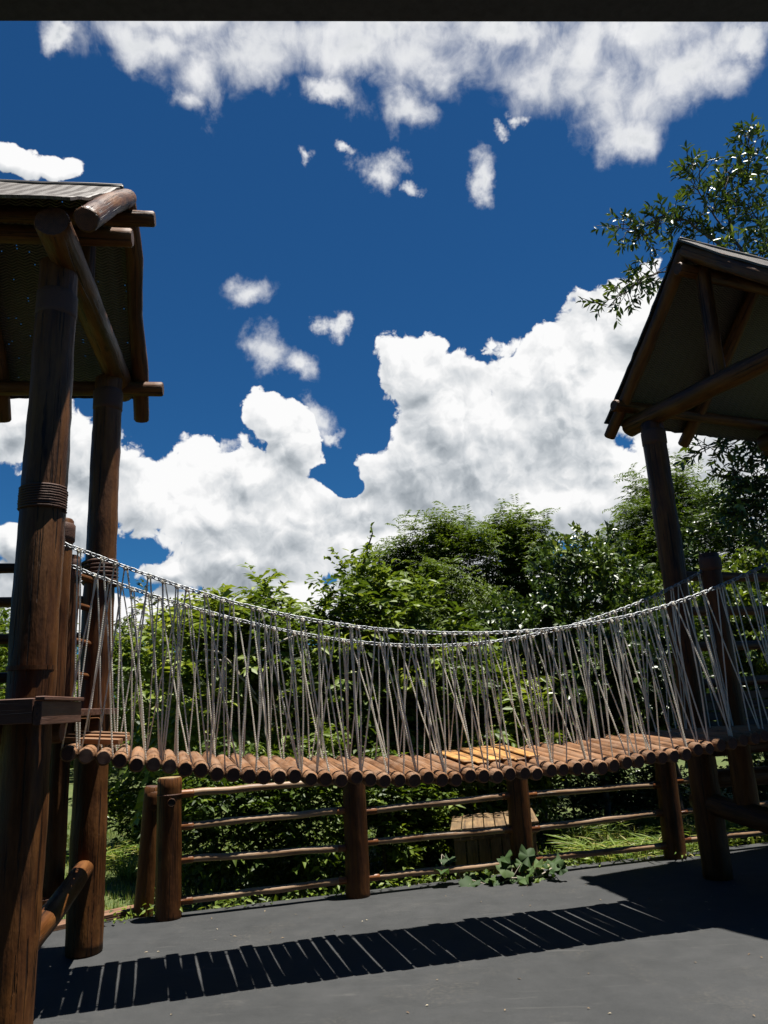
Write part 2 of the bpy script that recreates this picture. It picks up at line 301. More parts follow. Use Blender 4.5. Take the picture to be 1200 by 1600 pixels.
# ------------------------------------------------------------------ towers
class Frame:
    def __init__(s, base, az):
        a = R_(az); s.p = np.array(base, float); s.d = np.array([math.sin(a), math.cos(a)]); s.b = np.array([s.d[1], -s.d[0]])
    def w(s, u, o, z):
        q = s.p + s.d * u + s.b * o; return np.array([q[0], q[1], z])
def woven_material():
    m, t, b = new_mat('woven_straw_mat'); lc = t.attr('lc'); sp = t.new('ShaderNodeSeparateXYZ'); t.put(sp.inputs[0], lc)
    u = t.math('MULTIPLY', sp.outputs[0], 1 / .05); v = t.math('MULTIPLY', sp.outputs[1], 1 / .022)
    zig = t.math('PINGPONG', u, 1.0)
    ph = t.math('FRACT', t.math('ADD', v, zig)); h = t.math('PINGPONG', ph, .5)
    n = t.noise(lc, 60, 4, .6); nb = t.noise(lc, 3, 3, .6)
    c = t.ramp(t.math('MULTIPLY_ADD', n, .6, t.math('MULTIPLY', h, .8)), [(.15, (.016, .011, .008)), (.5, (.05, .040, .031)), (.85, (.15, .13, .108))])
    t.put(b.inputs['Base Color'], t.mix(t.mapr(nb, .4, .65, 0, .5), c, (.06, .045, .03))); b.inputs['Roughness'].default_value = .55
    bump(t, b, h, 1.0, .01)
    # pin holes where strands cross
    cu = t.math('MULTIPLY', sp.outputs[0], 1 / .030); cv = t.math('MULTIPLY', sp.outputs[1], 1 / .024)
    fu = t.math('ABSOLUTE', t.math('SUBTRACT', t.math('FRACT', cu), .5)); fv = t.math('ABSOLUTE', t.math('SUBTRACT', t.math('FRACT', cv), .5))
    hole = t.math('MULTIPLY', t.math('LESS_THAN', fu, .2), t.math('LESS_THAN', fv, .2))
    cell = t.new('ShaderNodeCombineXYZ'); t.put(cell.inputs[0], t.math('FLOOR', cu)); t.put(cell.inputs[1], t.math('FLOOR', cv))
    wn = t.new('ShaderNodeTexWhiteNoise', noise_dimensions='2D'); t.put(wn.inputs['Vector'], cell.outputs[0])
    hole = t.math('MULTIPLY', hole, t.math('GREATER_THAN', wn.outputs['Value'], t.mapr(nb, .40, .6, 1.0, .955)))
    tr = t.new('ShaderNodeBsdfTransparent'); mx = t.new('ShaderNodeMixShader'); t.put(mx.inputs[0], hole)
    t.l.new(b.outputs[0], mx.inputs[1]); t.l.new(tr.outputs[0], mx.inputs[2]); t.l.new(mx.outputs[0], t.n['Material Output'].inputs[0])
    return m
M['woven'] = woven_material()
def slope(mb, A, B, C, D, th=.018, nu=40, nv=24, sd=0):
    """thick woven sheet over quad A(ridge,start) B(ridge,end) C(eave,end) D(eave,start)"""
    A, B, C, D = (np.asarray(q, float) for q in (A, B, C, D)); N = unit(np.cross(B - A, D - A)); N = N if N[2] > 0 else -N
    lu = np.linalg.norm(B - A); lv = np.linalg.norm(D - A)
    for layer in (0, 1):
        vs = []; lc = []
        for j in range(nv + 1):
            for i in range(nu + 1):
                s, t = i / nu, j / nv
                p = (A * (1 - s) + B * s) * (1 - t) + (D * (1 - s) + C * s) * t
                p = p + N * (.012 * noise.noise((s * 6 + sd, t * 5, 2)) - .02 * math.sin(math.pi * t) + layer * th)
                if j == nv: p = p + (D - A) / lv * .02 * noise.noise((s * 25 + sd, 0, 5))
                if i in (0, nu): p = p + (B - A) / lu * .015 * noise.noise((t * 20, sd, 7))
                vs.append(p); lc.append((s * lu + sd, t * lv, 0))
        b0 = len(mb.v); mb.add(vs, [(j * (nu + 1) + i, j * (nu + 1) + i + 1, (j + 1) * (nu + 1) + i + 1, (j + 1) * (nu + 1) + i) for j in range(nv) for i in range(nu)], lc)
        if layer == 0: first = b0
    w = nu + 1; off = b0 - first
    rim = [i for i in range(w)] + [j * w + nu for j in range(1, nv + 1)] + [nv * w + i for i in range(nu - 1, -1, -1)] + [j * w for j in range(nv - 1, 0, -1)]
    for k in range(len(rim)):
        a, c = rim[k] + first, rim[(k + 1) % len(rim)] + first
        mb.f.append((a, c, c + off, a + off)); mb.mi.append(0); mb.sm.append(False)

def log_part(name, root, path, rad, mats=None, rough=.09, n=18, cap=1, step=.07, label=None, ripple=0.0):
    mb = MB(); mb.tube(path, rad, n=n, rough=rough, cap_mi=cap, step=step, ripple=ripple)
    o = obj(name, mb, mats or [M['post'], M['end']], root)
    if label: o['label'] = label
    return o
def binding(parent, path, r, z0, z1, n=9):
    """cord wound round a post between two heights"""
    mb = MB(); a, b = np.asarray(path[0], float), np.asarray(path[-1], float)
    pts = []
    for k in range(n * 14 + 1):
        t = k / (n * 14); z = z0 + (z1 - z0) * t; c = a + (b - a) * (z - a[2]) / (b[2] - a[2]); th = 2 * math.pi * k / 14
        pts.append(c + np.array([math.cos(th), math.sin(th), 0]) * (r + .004 + .003 * noise.noise((k * .3, z, 1))))
    mb.tube(pts, (z1 - z0) / n * .55, n=5, bevel=False)
    obj('rope_binding', mb, M['cord'], parent)
def collar(parent, path, r, z0, z1):
    mb = MB(); a, b = np.asarray(path[0], float), np.asarray(path[-1], float)
    c0 = a + (b - a) * (z0 - a[2]) / (b[2] - a[2]); c1 = a + (b - a) * (z1 - a[2]) / (b[2] - a[2])
    mb.tube([c0, c1], r + .007, n=18, rough=.03, step=.04); obj('collar', mb, M['cord'], parent)

# ---- left tower
LT = Frame((-2.235, 5.89), -8)
lt = thing('play_tower', LT.w(-.7, -.8, 0), 'log play tower at the left end of the rope bridge, under a steep woven roof', 'play tower', 'log play towers')
w = LT.w
p1 = [w(-1.56, -.005, 0), w(-1.5, 0, 2.2), w(-1.44, .0, 4.46)]
o = log_part('post', lt, p1, [.131, .128, .12], label='thick varnished front post nearest the camera')
binding(o, p1, .126, 2.79, 2.93); collar(o, p1, .118, 4.06, 4.24)
mb = MB(); mb.tube([w(-1.52, 0, 1.86), w(-1.52, 0, 1.885)], .1325, n=18, rough=.05, bevel=False); obj('node_ring', mb, M['post'], o)
p2 = [w(0, 0, 0), w(.03, .01, 4.31)]
o = log_part('post', lt, p2, [.128, .108]); binding(o, p2, .119, 2.58, 2.76, 6); collar(o, p2, .109, 4.02, 4.2)
for s_, o_ in ((-1.5, -1.8), (0, -1.8)):
    log_part('post', lt, [w(s_, o_, 0), w(s_, o_, 4.4)], [.125, .11])
leg = [np.array([-2.887, 6.80, -.14]), np.array([-2.887, 6.80, 1.57])]
o = log_part('post', lt, leg, .085); binding(o, leg, .086, .15, .38, 7)
sp1 = [np.array([-2.135, 4.90, 1.55]), np.array([-2.125, 4.90, 2.86])]
o = log_part('rail_post', lt, sp1, .085); collar(o, sp1, .086, 2.7, 2.83)
sp2 = [np.array([-2.335, 5.56, .45]), np.array([-2.33, 5.56, 2.75])]
o = log_part('rail_post', lt, sp2, .074); collar(o, sp2, .075, 2.56, 2.72)
log_part('tie_beam', lt, [w(-1.86, .065, 4.50), w(-.7, .065, 4.43), w(.42, .05, 4.36)], [.108, .1, .105])
log_part('tie_beam', lt, [w(-1.86, -1.8, 4.5), w(.42, -1.8, 4.4)], .1)
log_part('cross_beam', lt, [w(-1.62, .03, .42), w(-.9, .05, .51), w(.04, .0, .57)], [.074, .068, .062])
log_part('king_post', lt, [w(-.70, -.02, 4.5), w(-.70, -.02, 5.34)], .058)
log_part('ridge_pole', lt, [w(-.7, .47, 5.33), w(-.7, -2.2, 5.33)], .062)
log_part('purlin', lt, [w(-1.42, .45, 4.69), w(-1.42, -2.2, 4.69)], .062)
log_part('purlin', lt, [w(.22, .42, 4.30), w(.22, -2.2, 4.30)], .062)
for k, o_ in enumerate((.25, -.9, -2.05)):
    log_part('rafter', lt, [w(-1.93, o_ + .03, 4.47), w(-1.3, o_ + .02, 5.03), w(-.68, o_, 5.52)], .074)
    far = [w(-.68, o_, 5.52), w(-.40, o_ + .02, 5.17), w(-.1, o_ - .02, 4.83), w(.2, o_ - .02, 4.47), w(.47, o_ - .05, 4.1)]
    log_part('rafter', lt, far, [.062, .066, .06, .068, .062], rough=.14)
mb = MB()
slope(mb, w(-.68, .2, 5.60), w(-.68, -2.2, 5.60), w(-1.98, -2.2, 4.56), w(-1.98, .2, 4.56), sd=1)
slope(mb, w(-.68, .2, 5.60), w(-.68, -2.2, 5.60), w(.42, -2.2, 4.29), w(.42, .2, 4.29), sd=7)
obj('woven_roof', mb, M['woven'], lt)
mb = MB(); mb.tube([w(-.68, .22, 5.615), w(-.68, -2.2, 5.615)], .028, n=8, step=.1, rough=.2); obj('ridge_cap', mb, M['woven'], lt)
mb = MB(); mb.box(w(-1.95, .15, 1.575), np.array([*(LT.b * -2.05), 0]), np.array([*(LT.d * .045), 0]), (0, 0, .125)); obj('fascia_board', mb, M['board'], lt)
mb = MB(); mb.box(w(-1.952, .153, 1.565), np.array([*(LT.d * .80), 0]), np.array([*(LT.b * .04), 0]), (0, 0, .12)); obj('fascia_board', mb, M['board'], lt)
mb = MB(); mb.box(w(-1.955, .158, 1.688), np.array([*(LT.d * .80), 0]), np.array([*(LT.b * .05), 0]), (0, 0, .02)); obj('trim_strip', mb, M['board'], lt)
for k in range(14):
    mb = MB(); mb.box(w(-1.9 + k * .153, .14, 1.60), np.array([*(LT.b * -2.0), 0]), np.array([*(LT.d * .142), 0]), (0, 0, .045)); obj('floor_board', mb, M['board'], lt)
for k in range(2):
    mb = MB(); mb.tube([w(-1.2 + k * 1.0, .1, 1.52), w(-1.2 + k * 1.0, -1.9, 1.52)], .07, n=12, rough=.05, step=.1, cap_mi=1); obj('floor_joist', mb, [M['post'], M['end']], lt)
for q in ((-.86, 1.44, .0), (-.72, 1.455, .02), (-.575, 1.47, -.01)):
    mb = MB(); mb.box(w(q[0], .0, q[1]), np.array([*(LT.b * (.36 + q[2])), -.03]), np.array([*(LT.d * .135), 0.0]), (0, 0, .035)); obj('entry_board', mb, M['log'], lt)
for z in (2.72, 2.46, 2.18, 1.9):
    log_part('guard_rail', lt, [w(.02, -.1, z), w(.0, -1.8, z + .02)], .04, rough=.12, n=10)
for z in (2.62, 2.4, 2.14, 1.9):
    a = np.array([-2.32, 5.60, z]); b_ = w(.0, .02, z - .03)
    log_part('guard_rail', lt, [a, a * .5 + b_ * .5, b_], .023, rough=.1, n=10)
for z in (2.0,):
    log_part('guard_rail', lt, [w(-1.42, -.02, z), np.array([-2.13, 4.88, z])], .035, rough=.1, n=10)

# ---- right tower
RT = Frame((2.696, 7.155), -24)
rt = thing('play_tower', RT.w(-.7, .9, 0), 'shaded log play tower right of the rope bridge, its dark open gable facing left', 'play tower', 'log play towers')
w = RT.w
pr = [w(0, 0, 0), w(.04, 0, 4.14)]
o = log_part('post', rt, pr, [.124, .108])
collar(o, pr, .110, 3.9, 4.05)
for s_, o_ in ((-1.55, 0), (0, 1.9), (-1.55, 1.9)): log_part('post', rt, [w(s_, o_, 0), w(s_, o_, 4.14)], [.124, .11])
log_part('tie_beam', rt, [w(.36, 0, 4.2), w(-1.95, 0, 4.2)], [.098, .09])
log_part('tie_beam', rt, [w(.36, 1.9, 4.2), w(-1.95, 1.9, 4.2)], .095)
log_part('king_post', rt, [w(-.83, 0, 4.22), w(-.84, 0, 5.36)], .068)
log_part('ridge_pole', rt, [w(-.80, -.26, 5.3), w(-.80, 2.3, 5.3)], .06)
log_part('purlin', rt, [w(.24, -.27, 4.37), w(.24, 2.3, 4.37)], .06)
log_part('purlin', rt, [w(-1.75, -.27, 4.55), w(-1.75, 2.3, 4.55)], .06)
for o_ in (-.15, .85, 2.1):
    log_part('rafter', rt, [w(-.81, o_, 5.5), w(-.2, o_ + .01, 4.84), w(.50, o_, 4.13)], [.062, .066, .06])
    log_part('rafter', rt, [w(-.81, o_, 5.5), w(-2.1, o_, 4.34)], .07)
mb = MB()
slope(mb, w(-.81, -.21, 5.59), w(-.81, 2.3, 5.59), w(-2.15, 2.3, 4.40), w(-2.15, -.21, 4.40), sd=3)
slope(mb, w(-.81, -.21, 5.59), w(-.81, 2.3, 5.59), w(.47, 2.3, 4.26), w(.47, -.21, 4.26), sd=11)
obj('woven_roof', mb, M['woven'], rt)
mb = MB(); mb.tube([w(-.81, -.2, 5.605), w(-.81, 2.3, 5.605)], .028, n=8, step=.1, rough=.2); obj('ridge_cap', mb, M['woven'], rt)
log_part('cross_beam', rt, [w(.12, -.02, .63), w(-.8, .0, .5), w(-1.7, .0, .42)], [.085, .1, .1])
log_part('cross_beam', rt, [w(-.02, .05, .8), w(-.02, 1.9, .75)], .08)
sp3 = [w(-.40, .03, .56), w(-.42, .0, 2.74)]
o = log_part('rail_post', rt, sp3, [.095, .084]); collar(o, sp3, .087, 2.58, 2.7)
sp4 = [np.array([3.43, 6.25, .9]), np.array([3.43, 6.25, 2.72])]
log_part('rail_post', rt, sp4, .085)
for k in range(13):
    mb = MB(); mb.box(w(-1.85 + k * .153, .08, 1.14), np.array([*(RT.b * 2.0), 0]), np.array([*(RT.d * .142), 0]), (0, 0, .045)); obj('floor_board', mb, M['board'], rt)
for s_ in (-.1, -1.45): log_part('floor_joist', rt, [w(s_, .06, 1.06), w(s_, 2.0, 1.06)], .07)
for k in range(4):
    z = 1.62 + k * .33
    log_part('guard_rail', rt, [w(.02, .08, z), w(.02, 1.9, z + .01)], .045, rough=.12, n=10)
for k in range(4):
    mb = MB(); mb.box(w(.1, .1, 1.2 + k * .085), np.array([*(RT.b * 1.8), 0]), np.array([*(RT.d * .02), 0]), (0, 0, .075)); obj('guard_board', mb, M['board'], rt)

# ------------------------------------------------------------------ rope bridge
br = thing('rope_bridge', (.3, 5.8, 0), 'hanging bridge of round logs with grey rope sides, slung between the two towers', 'rope bridge')
DL = np.array([-.29, .957, 0]); LOGLEN = .85
log_ends = []
_P = np.array(LOGS); _c1 = np.polyfit(_P[:, 0], _P[:, 2], 5); _cy = np.polyfit(_P[:, 0], _P[:, 1], 1); _x0, _x1 = _P[0, 0], _P[-1, 0]
LOGS = []
for k in range(54):                       # evenly laced logs with a little unevenness in height
    x = _x0 + (_x1 - _x0) * k / 49; xc = min(x, _x1)
    LOGS.append((x + random.uniform(-.004, .004), np.polyval(_cy, x), np.polyval(_c1, xc) + random.uniform(-.011, .011) + (x - xc) * .06, float(np.interp(xc, _P[:, 0], _P[:, 3]))))
for i, (x, y, z, zr) in enumerate(LOGS):
    a = np.array([x, y, z]) - DL * .02 * random.random(); b_ = np.array([x + DL[0] * LOGLEN, y + DL[1] * LOGLEN, zr]) + DL * random.uniform(-.03, .05)
    b_[0] += random.uniform(-.007, .007); b_[2] += random.uniform(-.008, .008)
    r = random.uniform(.0462, .0492)
    mb = MB(); mb.tube([a, (a + b_) / 2 + np.array([random.uniform(-.006, .006), 0, random.uniform(-.004, .006)]), b_], [r, r * random.uniform(.93, 1.04), r * random.uniform(.88, 1)], n=18, rough=.055, cap_mi=1, step=.07)
    obj('log', mb, [M['log'], M['end']], br); log_ends.append((a, b_, r))
def interp(pts, x):
    xs = [p[0] for p in pts]; return np.array([x, np.interp(x, xs, [p[1] for p in pts]), np.interp(x, xs, [p[2] for p in pts])])
def smooth_curve(pts, deg=6):
    P = np.array(pts); c1 = np.polyfit(P[:, 0], P[:, 2], deg); c2 = np.polyfit(P[:, 0], P[:, 1], 1)
    return lambda x: np.array([x, np.polyval(c2, x), np.polyval(c1, x)])
FC = smooth_curve(FCH); RC = smooth_curve(RCH)
def chain(curve, x0, x1):
    mb = MB(); xs = np.linspace(x0, x1, 600); P = np.array([curve(x) for x in xs]); s = np.concatenate([[0], np.cumsum(np.linalg.norm(np.diff(P, axis=0), axis=1))])
    pitch = .038; k = 0; d = 0
    while d < s[-1]:
        p = np.array([np.interp(d, s, P[:, q]) for q in range(3)]); q = np.array([np.interp(min(d + .02, s[-1]), s, P[:, j]) for j in range(3)])
        q0 = np.array([np.interp(max(d - .02, 0), s, P[:, j]) for j in range(3)]); T = unit(q - q0); U = unit(np.cross(T, [0, 0, 1])); W_ = np.cross(U, T)
        ang = (math.pi / 2) * (k % 2) + random.uniform(-.25, .25) + .6; A = U * math.cos(ang) + W_ * math.sin(ang)
        loop = []
        for j in range(12):
            th = 2 * math.pi * j / 12; c, sn = math.cos(th), math.sin(th)
            loop.append(p + T * (.015 * (1 if c > 0 else -1) * min(1, abs(c) * 3) + .011 * c) + A * .0125 * sn)
        loop.append(loop[0]); mb.tube(loop + [loop[1]], .0044, n=6, bevel=False); d += pitch; k += 1
    return mb
obj('handrail_chain', chain(FC, -2.07, 3.43), M['chain'], br)
obj('handrail_chain', chain(RC, -2.30, 2.80), M['chain'], br)
def strand(mb, a, b_, r, seed):
    pts = []; n = 9; L = np.linalg.norm(b_ - a); sag = random.uniform(-.012, .018)
    for k in range(n + 1):
        t = k / n; p = a * (1 - t) + b_ * t + np.array([sag, 0, 0]) * math.sin(math.pi * t)
        p = p + .004 * np.array([noise.noise((t * 4, seed, 1)), noise.noise((t * 4, seed, 5)), 0]); pts.append(p)
    mb.tube(pts, r, n=6, bevel=False, seed=seed)
def rope_side(curve, front):
    N = len(log_ends); x_prev = None
    for i in range(N):
        a, b_, r = log_ends[i]
        base = (a + DL * .07) if front else (b_ - DL * .07)
        f = i / (N - 1); shift = -.015 + (-.14 if front else -.05) * f ** 1.3
        hx = base[0] + .045 + shift + random.uniform(-.028, .028)
        h = curve(hx) + np.array([0, 0, -.005]); mb = MB(); sd = random.random() * 99
        tgt = [i + random.choice((0, 0, -1, -1, 0)), i + random.choice((1, 1, 2, 1, 2))]
        for q, t_ in enumerate(tgt):
            t_ = min(max(t_, 0), N - 1); e, g, r2 = log_ends[t_]
            bb = (e + DL * random.uniform(.05, .10)) if front else (g - DL * random.uniform(.05, .10))
            side = random.choice((-1, 1)); bb = bb + np.array([side * r2 * .96, 0, -.012])
            top_ = h + np.array([(-.008 if q == 0 else .008), 0, 0])
            mid = bb + np.array([0, 0, .05]); 
            strand(mb, top_, bb, .0051 + random.uniform(-.0006, .0007), sd + q)
        loop = [h + np.array([.012 * math.cos(th), .012 * math.sin(th), .012 * math.sin(th * 2) - .004]) for th in np.linspace(0, 2 * math.pi, 9)]
        mb.tube(loop, .0062, n=6, bevel=False)
        mb.tube([h + np.array([-.009, 0, -.012]), h + np.array([.009, 0, -.012]), h + np.array([0.0, -.008, .014]), h + np.array([-.009, 0, -.012])], .0065, n=6, bevel=False)
        obj('rope', mb, M['rope'], br)
rope_side(FC, True); rope_side(RC, False)

# orange planks laid on the logs
pm = thing('plank_mat', (.6, 5.9, 1.19), 'bright orange split planks lying across the back of the log deck', 'plank mat')
for k in range(6):
    i = 27 + k; a, b_, r = log_ends[i]; L0, L1 = .27 + random.uniform(-.02, .03), .99
    p0 = a + (b_ - a) * L0; p1_ = a + (b_ - a) * L1; wd = .088
    mb = MB(); mb.box(p0 + np.array([-wd / 2, 0, r + .004]), p1_ - p0 + np.array([random.uniform(-.01, .01), 0, .002]), np.array([wd, .02, random.uniform(-.004, .004)]), (0, 0, .014), bev=.005)
    obj('plank', mb, M['mat'], pm)
# ------------------------------------------------------------------ pole fence
fe = thing('pole_fence', (.4, 7.4, 0), 'low brown pole fence of thick round posts and four thin rails along the floor edge', 'fence')
FP = [(-1.88, 6.72), (-.38, 7.14), (1.11, 7.58), (2.65, 8.05), (4.2, 8.5), (5.8, 8.97)]
FZ = [1.07, 1.05, 1.04, 1.05, 1.05, 1.05]
for k, (x, y) in enumerate(FP):
    r = .104; lean = random.uniform(-.015, .015)
    pts = [np.array([x, y, 0 if k else 0]), np.array([x + lean, y, FZ[k]])]
    mb = MB(); mb.tube([pts[0] - np.array([0, 0, .05]), pts[1]], [r * 1.04, r * .94], n=20, rough=.05, cap_mi=1, step=.08)
    o = obj('post', mb, [M['post'], M['endpale']], fe)
    if k == 0:
        hole = MB(); c = np.array([x, y, .88]); dv = unit(np.array([-c[0], -c[1], 0])); ax = unit(np.array([dv[0] + .1, dv[1], 0]))
        hole.tube([c + ax * .085, c + ax * (r * 1.0 + .001)], .029, n=16, bevel=False); obj('hole_dark_plug', hole, M['hole'], o)  # solid dark plug, its colour standing for the shaded depth of the hole
        rim = MB(); u_ = unit(np.cross(ax, [0, 0, 1])); rim.tube([c + ax * (r * .985) + (u_ * math.cos(t) + np.array([0, 0, 1]) * math.sin(t)) * .03 for t in np.linspace(0, 2 * math.pi * 17 / 16, 18)], .004, n=5, bevel=False); obj('hole_rim', rim, M['post'], o)
        ba = [np.array([x, y, 0]), np.array([x + lean, y, FZ[k]])]; collar(o, ba, r * .94, .93, .94)
for k in range(len(FP) - 1):
    A = np.array([*FP[k], 0]); B = np.array([*FP[k + 1], 0]); d = unit(B - A)
    for z in (.135, .41, .68, .95):
        z0 = z + random.uniform(-.02, .02); z1 = z + random.uniform(-.02, .02)
        a = A + d * .07 + [0, 0, z0]; b_ = B - d * .07 + [0, 0, z1]; n = 7
        pts = [a + (b_ - a) * i / n + np.array([0, random.uniform(-.004, .004), random.uniform(-.0045, .0045)]) * (0 < i < n) for i in range(n + 1)]
        rr = [.029] + [random.uniform(.027, .032) for _ in range(n - 1)] + [.029]
        mb = MB(); mb.tube(pts, rr, n=10, rough=.08, step=.03, ripple=.03); o = obj('rail', mb, M['rail'], fe)
        e = MB(); e.tube([a - d * .03, a + d * .125], .0330, n=12, rough=.05, step=.03); obj('rail_end', e, M['railend'], o)
        e = MB(); e.tube([b_ - d * .10, b_ + d * .03], .0330, n=12, rough=.05, step=.03); obj('rail_end', e, M['railend'], o)
gp = thing('gate_post', (-2.13, 6.93, 0), 'thinner dark post standing just behind the first fence post', 'post')
mb = MB(); mb.tube([np.array([-2.16, 6.95, -.14]), np.array([-2.09, 6.93, .99])], [.082, .066], n=16, rough=.06, step=.08, cap_mi=1); obj('post', mb, [M['post'], M['end']], gp)
mb = MB(); mb.tube([np.array([-2.092, 6.93, .80]), np.array([-2.085, 6.93, .95])], .071, n=16, rough=.03, step=.05); obj('collar', mb, M['post'], gp)
# dry vine twisted round the foot of the first post
dv = MB(); c = np.array([FP[0][0], FP[0][1], 0])
for q in range(3):
    pts = []
    for t in np.linspace(0, 1, 26):
        th = -2.6 + 1.9 * t + q * .25; z = .02 + .30 * t ** .8 * (1 - .25 * q) + .02 * math.sin(t * 9 + q)
        pts.append(c + np.array([math.cos(th), math.sin(th), 0]) * (.115 + .012 * math.sin(t * 12 + q * 2)) + [0, 0, z])
    dv.tube(pts, .0045, n=5, bevel=False)
for q in range(5):
    th = -1.2 + .12 * q; s_ = c + np.array([math.cos(th) * .115, math.sin(th) * .115, .3])
    dv.tube([s_, s_ + [.01, -.02, .03], s_ + [.03 + .01 * q, -.03, -.02 - .03 * q], s_ + [.02 + .012 * q, -.02, -.10 - .03 * q]], .004, n=5, bevel=False)
o = obj('dry_vine', dv, M['palebark'], None, loc=tuple(c)); 
for vv in o.data.vertices: vv.co -= Vector(c)
tag(o, 'dry string of vine knotted round the foot of the first fence post', 'vine')

# timber edging lying at the left edge of the floor
ed = MB(); a = np.array([-3.62, 5.78, -.02]); b_ = np.array([-2.15, 7.0, -.02]); ed.box(a, b_ - a, np.array([-.10, .12, 0]), (0, 0, .05))
o = obj('edging_board', ed, M['edge']); tag(o, 'flat reddish timber edging along the grass, left of the first fence post', 'timber edging')

# low plank box behind the fence
pb = thing('plank_box', (.95, 8.0, -.14), 'low weathered wooden plank box standing behind the fence among leaves', 'wooden box')
O = np.array([.47, 7.66, 0]); U_ = np.array([.957, .29, 0]) ; W_ = np.array([.1, .995, 0])
for k in range(8):
    mb = MB(); mb.box(O + U_ * (.115 * k) + [0, 0, .385 + random.uniform(-.004, .004)], W_ * random.uniform(.84, .9), U_ * .106, (0, 0, .025)); obj('top_plank', mb, M['boxw'], pb)
for k in range(7):
    mb = MB(); mb.box(O + U_ * (.03 + .122 * k) + W_ * .03 + [0, 0, -.14], (0, 0, .50), U_ * .112, W_ * .022); obj('side_plank', mb, M['boxw'], pb)
for k in range(6):
    mb = MB(); mb.box(O + U_ * .03 + W_ * (.06 + .135 * k) + [0, 0, -.14], (0, 0, .50), W_ * .122, U_ * .022); obj('side_plank', mb, M['boxw'], pb)
mb = MB(); mb.box(O + U_ * .03 + W_ * .008 + [0, 0, .30], U_ * .86, W_ * .022, (0, 0, .07)); obj('rim_board', mb, M['boxw'], pb)

# ------------------------------------------------------------------ porch beam over the camera, unseen roof and walls added to block light
po = thing('porch_roof', (0, -1, 0), 'dark galvanised steel beam edge of a porch roof across the top of the photo', 'porch roof')
A = np.array([-.905, 1.574, 3.30]); B = np.array([1.08, 1.69, 3.30]); d = unit(B - A); nb = np.array([d[1], -d[0], 0])
mb = MB(); mb.box(A - d * 4.2, d * 10.8, nb * .10, (0, 0, .15), bev=.006); obj('edge_beam', mb, M['steel'], po)
for s_ in (-4.0, 6.3):
    mb = MB(); mb.box(A + d * s_ + [0, 0, -3.30], (0, 0, 3.295), d * .1, nb * .1); obj('post', mb, M['steel'], po)
mb = MB(); vs = []
nn = 160
for j, (back, zz) in enumerate(((0, 0), (6.0, .5))):
    for i in range(nn + 1):
        p = A + d * (-4.3 + 11.0 * i / nn) + nb * (.02 + back); vs.append(p + np.array([0, 0, .18 + zz + .018 * math.sin(i * 2 * math.pi / 8)]))
fs = [(i, i + 1, nn + 2 + i, nn + 1 + i) for i in range(nn)]
mb.add(vs, fs); mb.add([v + np.array([0, 0, .006]) for v in vs], fs); obj('added_roof_sheet', mb, M['sheet'], po)  # out-of-view sheet, added to darken the beam and hold off skylight behind
for k in range(4):
    mb = MB(); p = A + d * (-3.0 + 2.9 * k) + nb * .12 + [0, 0, .04]; mb.box(p, nb * 5.7 + np.array([0, 0, .44]), d * .06, (0, 0, .10)); obj('rafter', mb, M['steel'], po)

mb = MB()
for k in range(30):
    mb.box(A + d * (-4.2 + .36 * k) + nb * 5.6 + [0, 0, -3.3], d * .352, nb * .03, (0, 0, 3.85))
obj('added_back_wall', mb, M['board'], po)  # unseen wall added behind the camera to keep light off camera-facing surfaces
for s_ in (-4.2, 6.6):
    mb = MB()
    for k in range(9): mb.box(A + d * s_ + nb * (2.2 + .38 * k) + [0, 0, -3.3], nb * .372, d * .03, (0, 0, 3.7))
    obj('added_side_wall', mb, M['board'], po)  # unseen side walls, added with the back wall to close off light

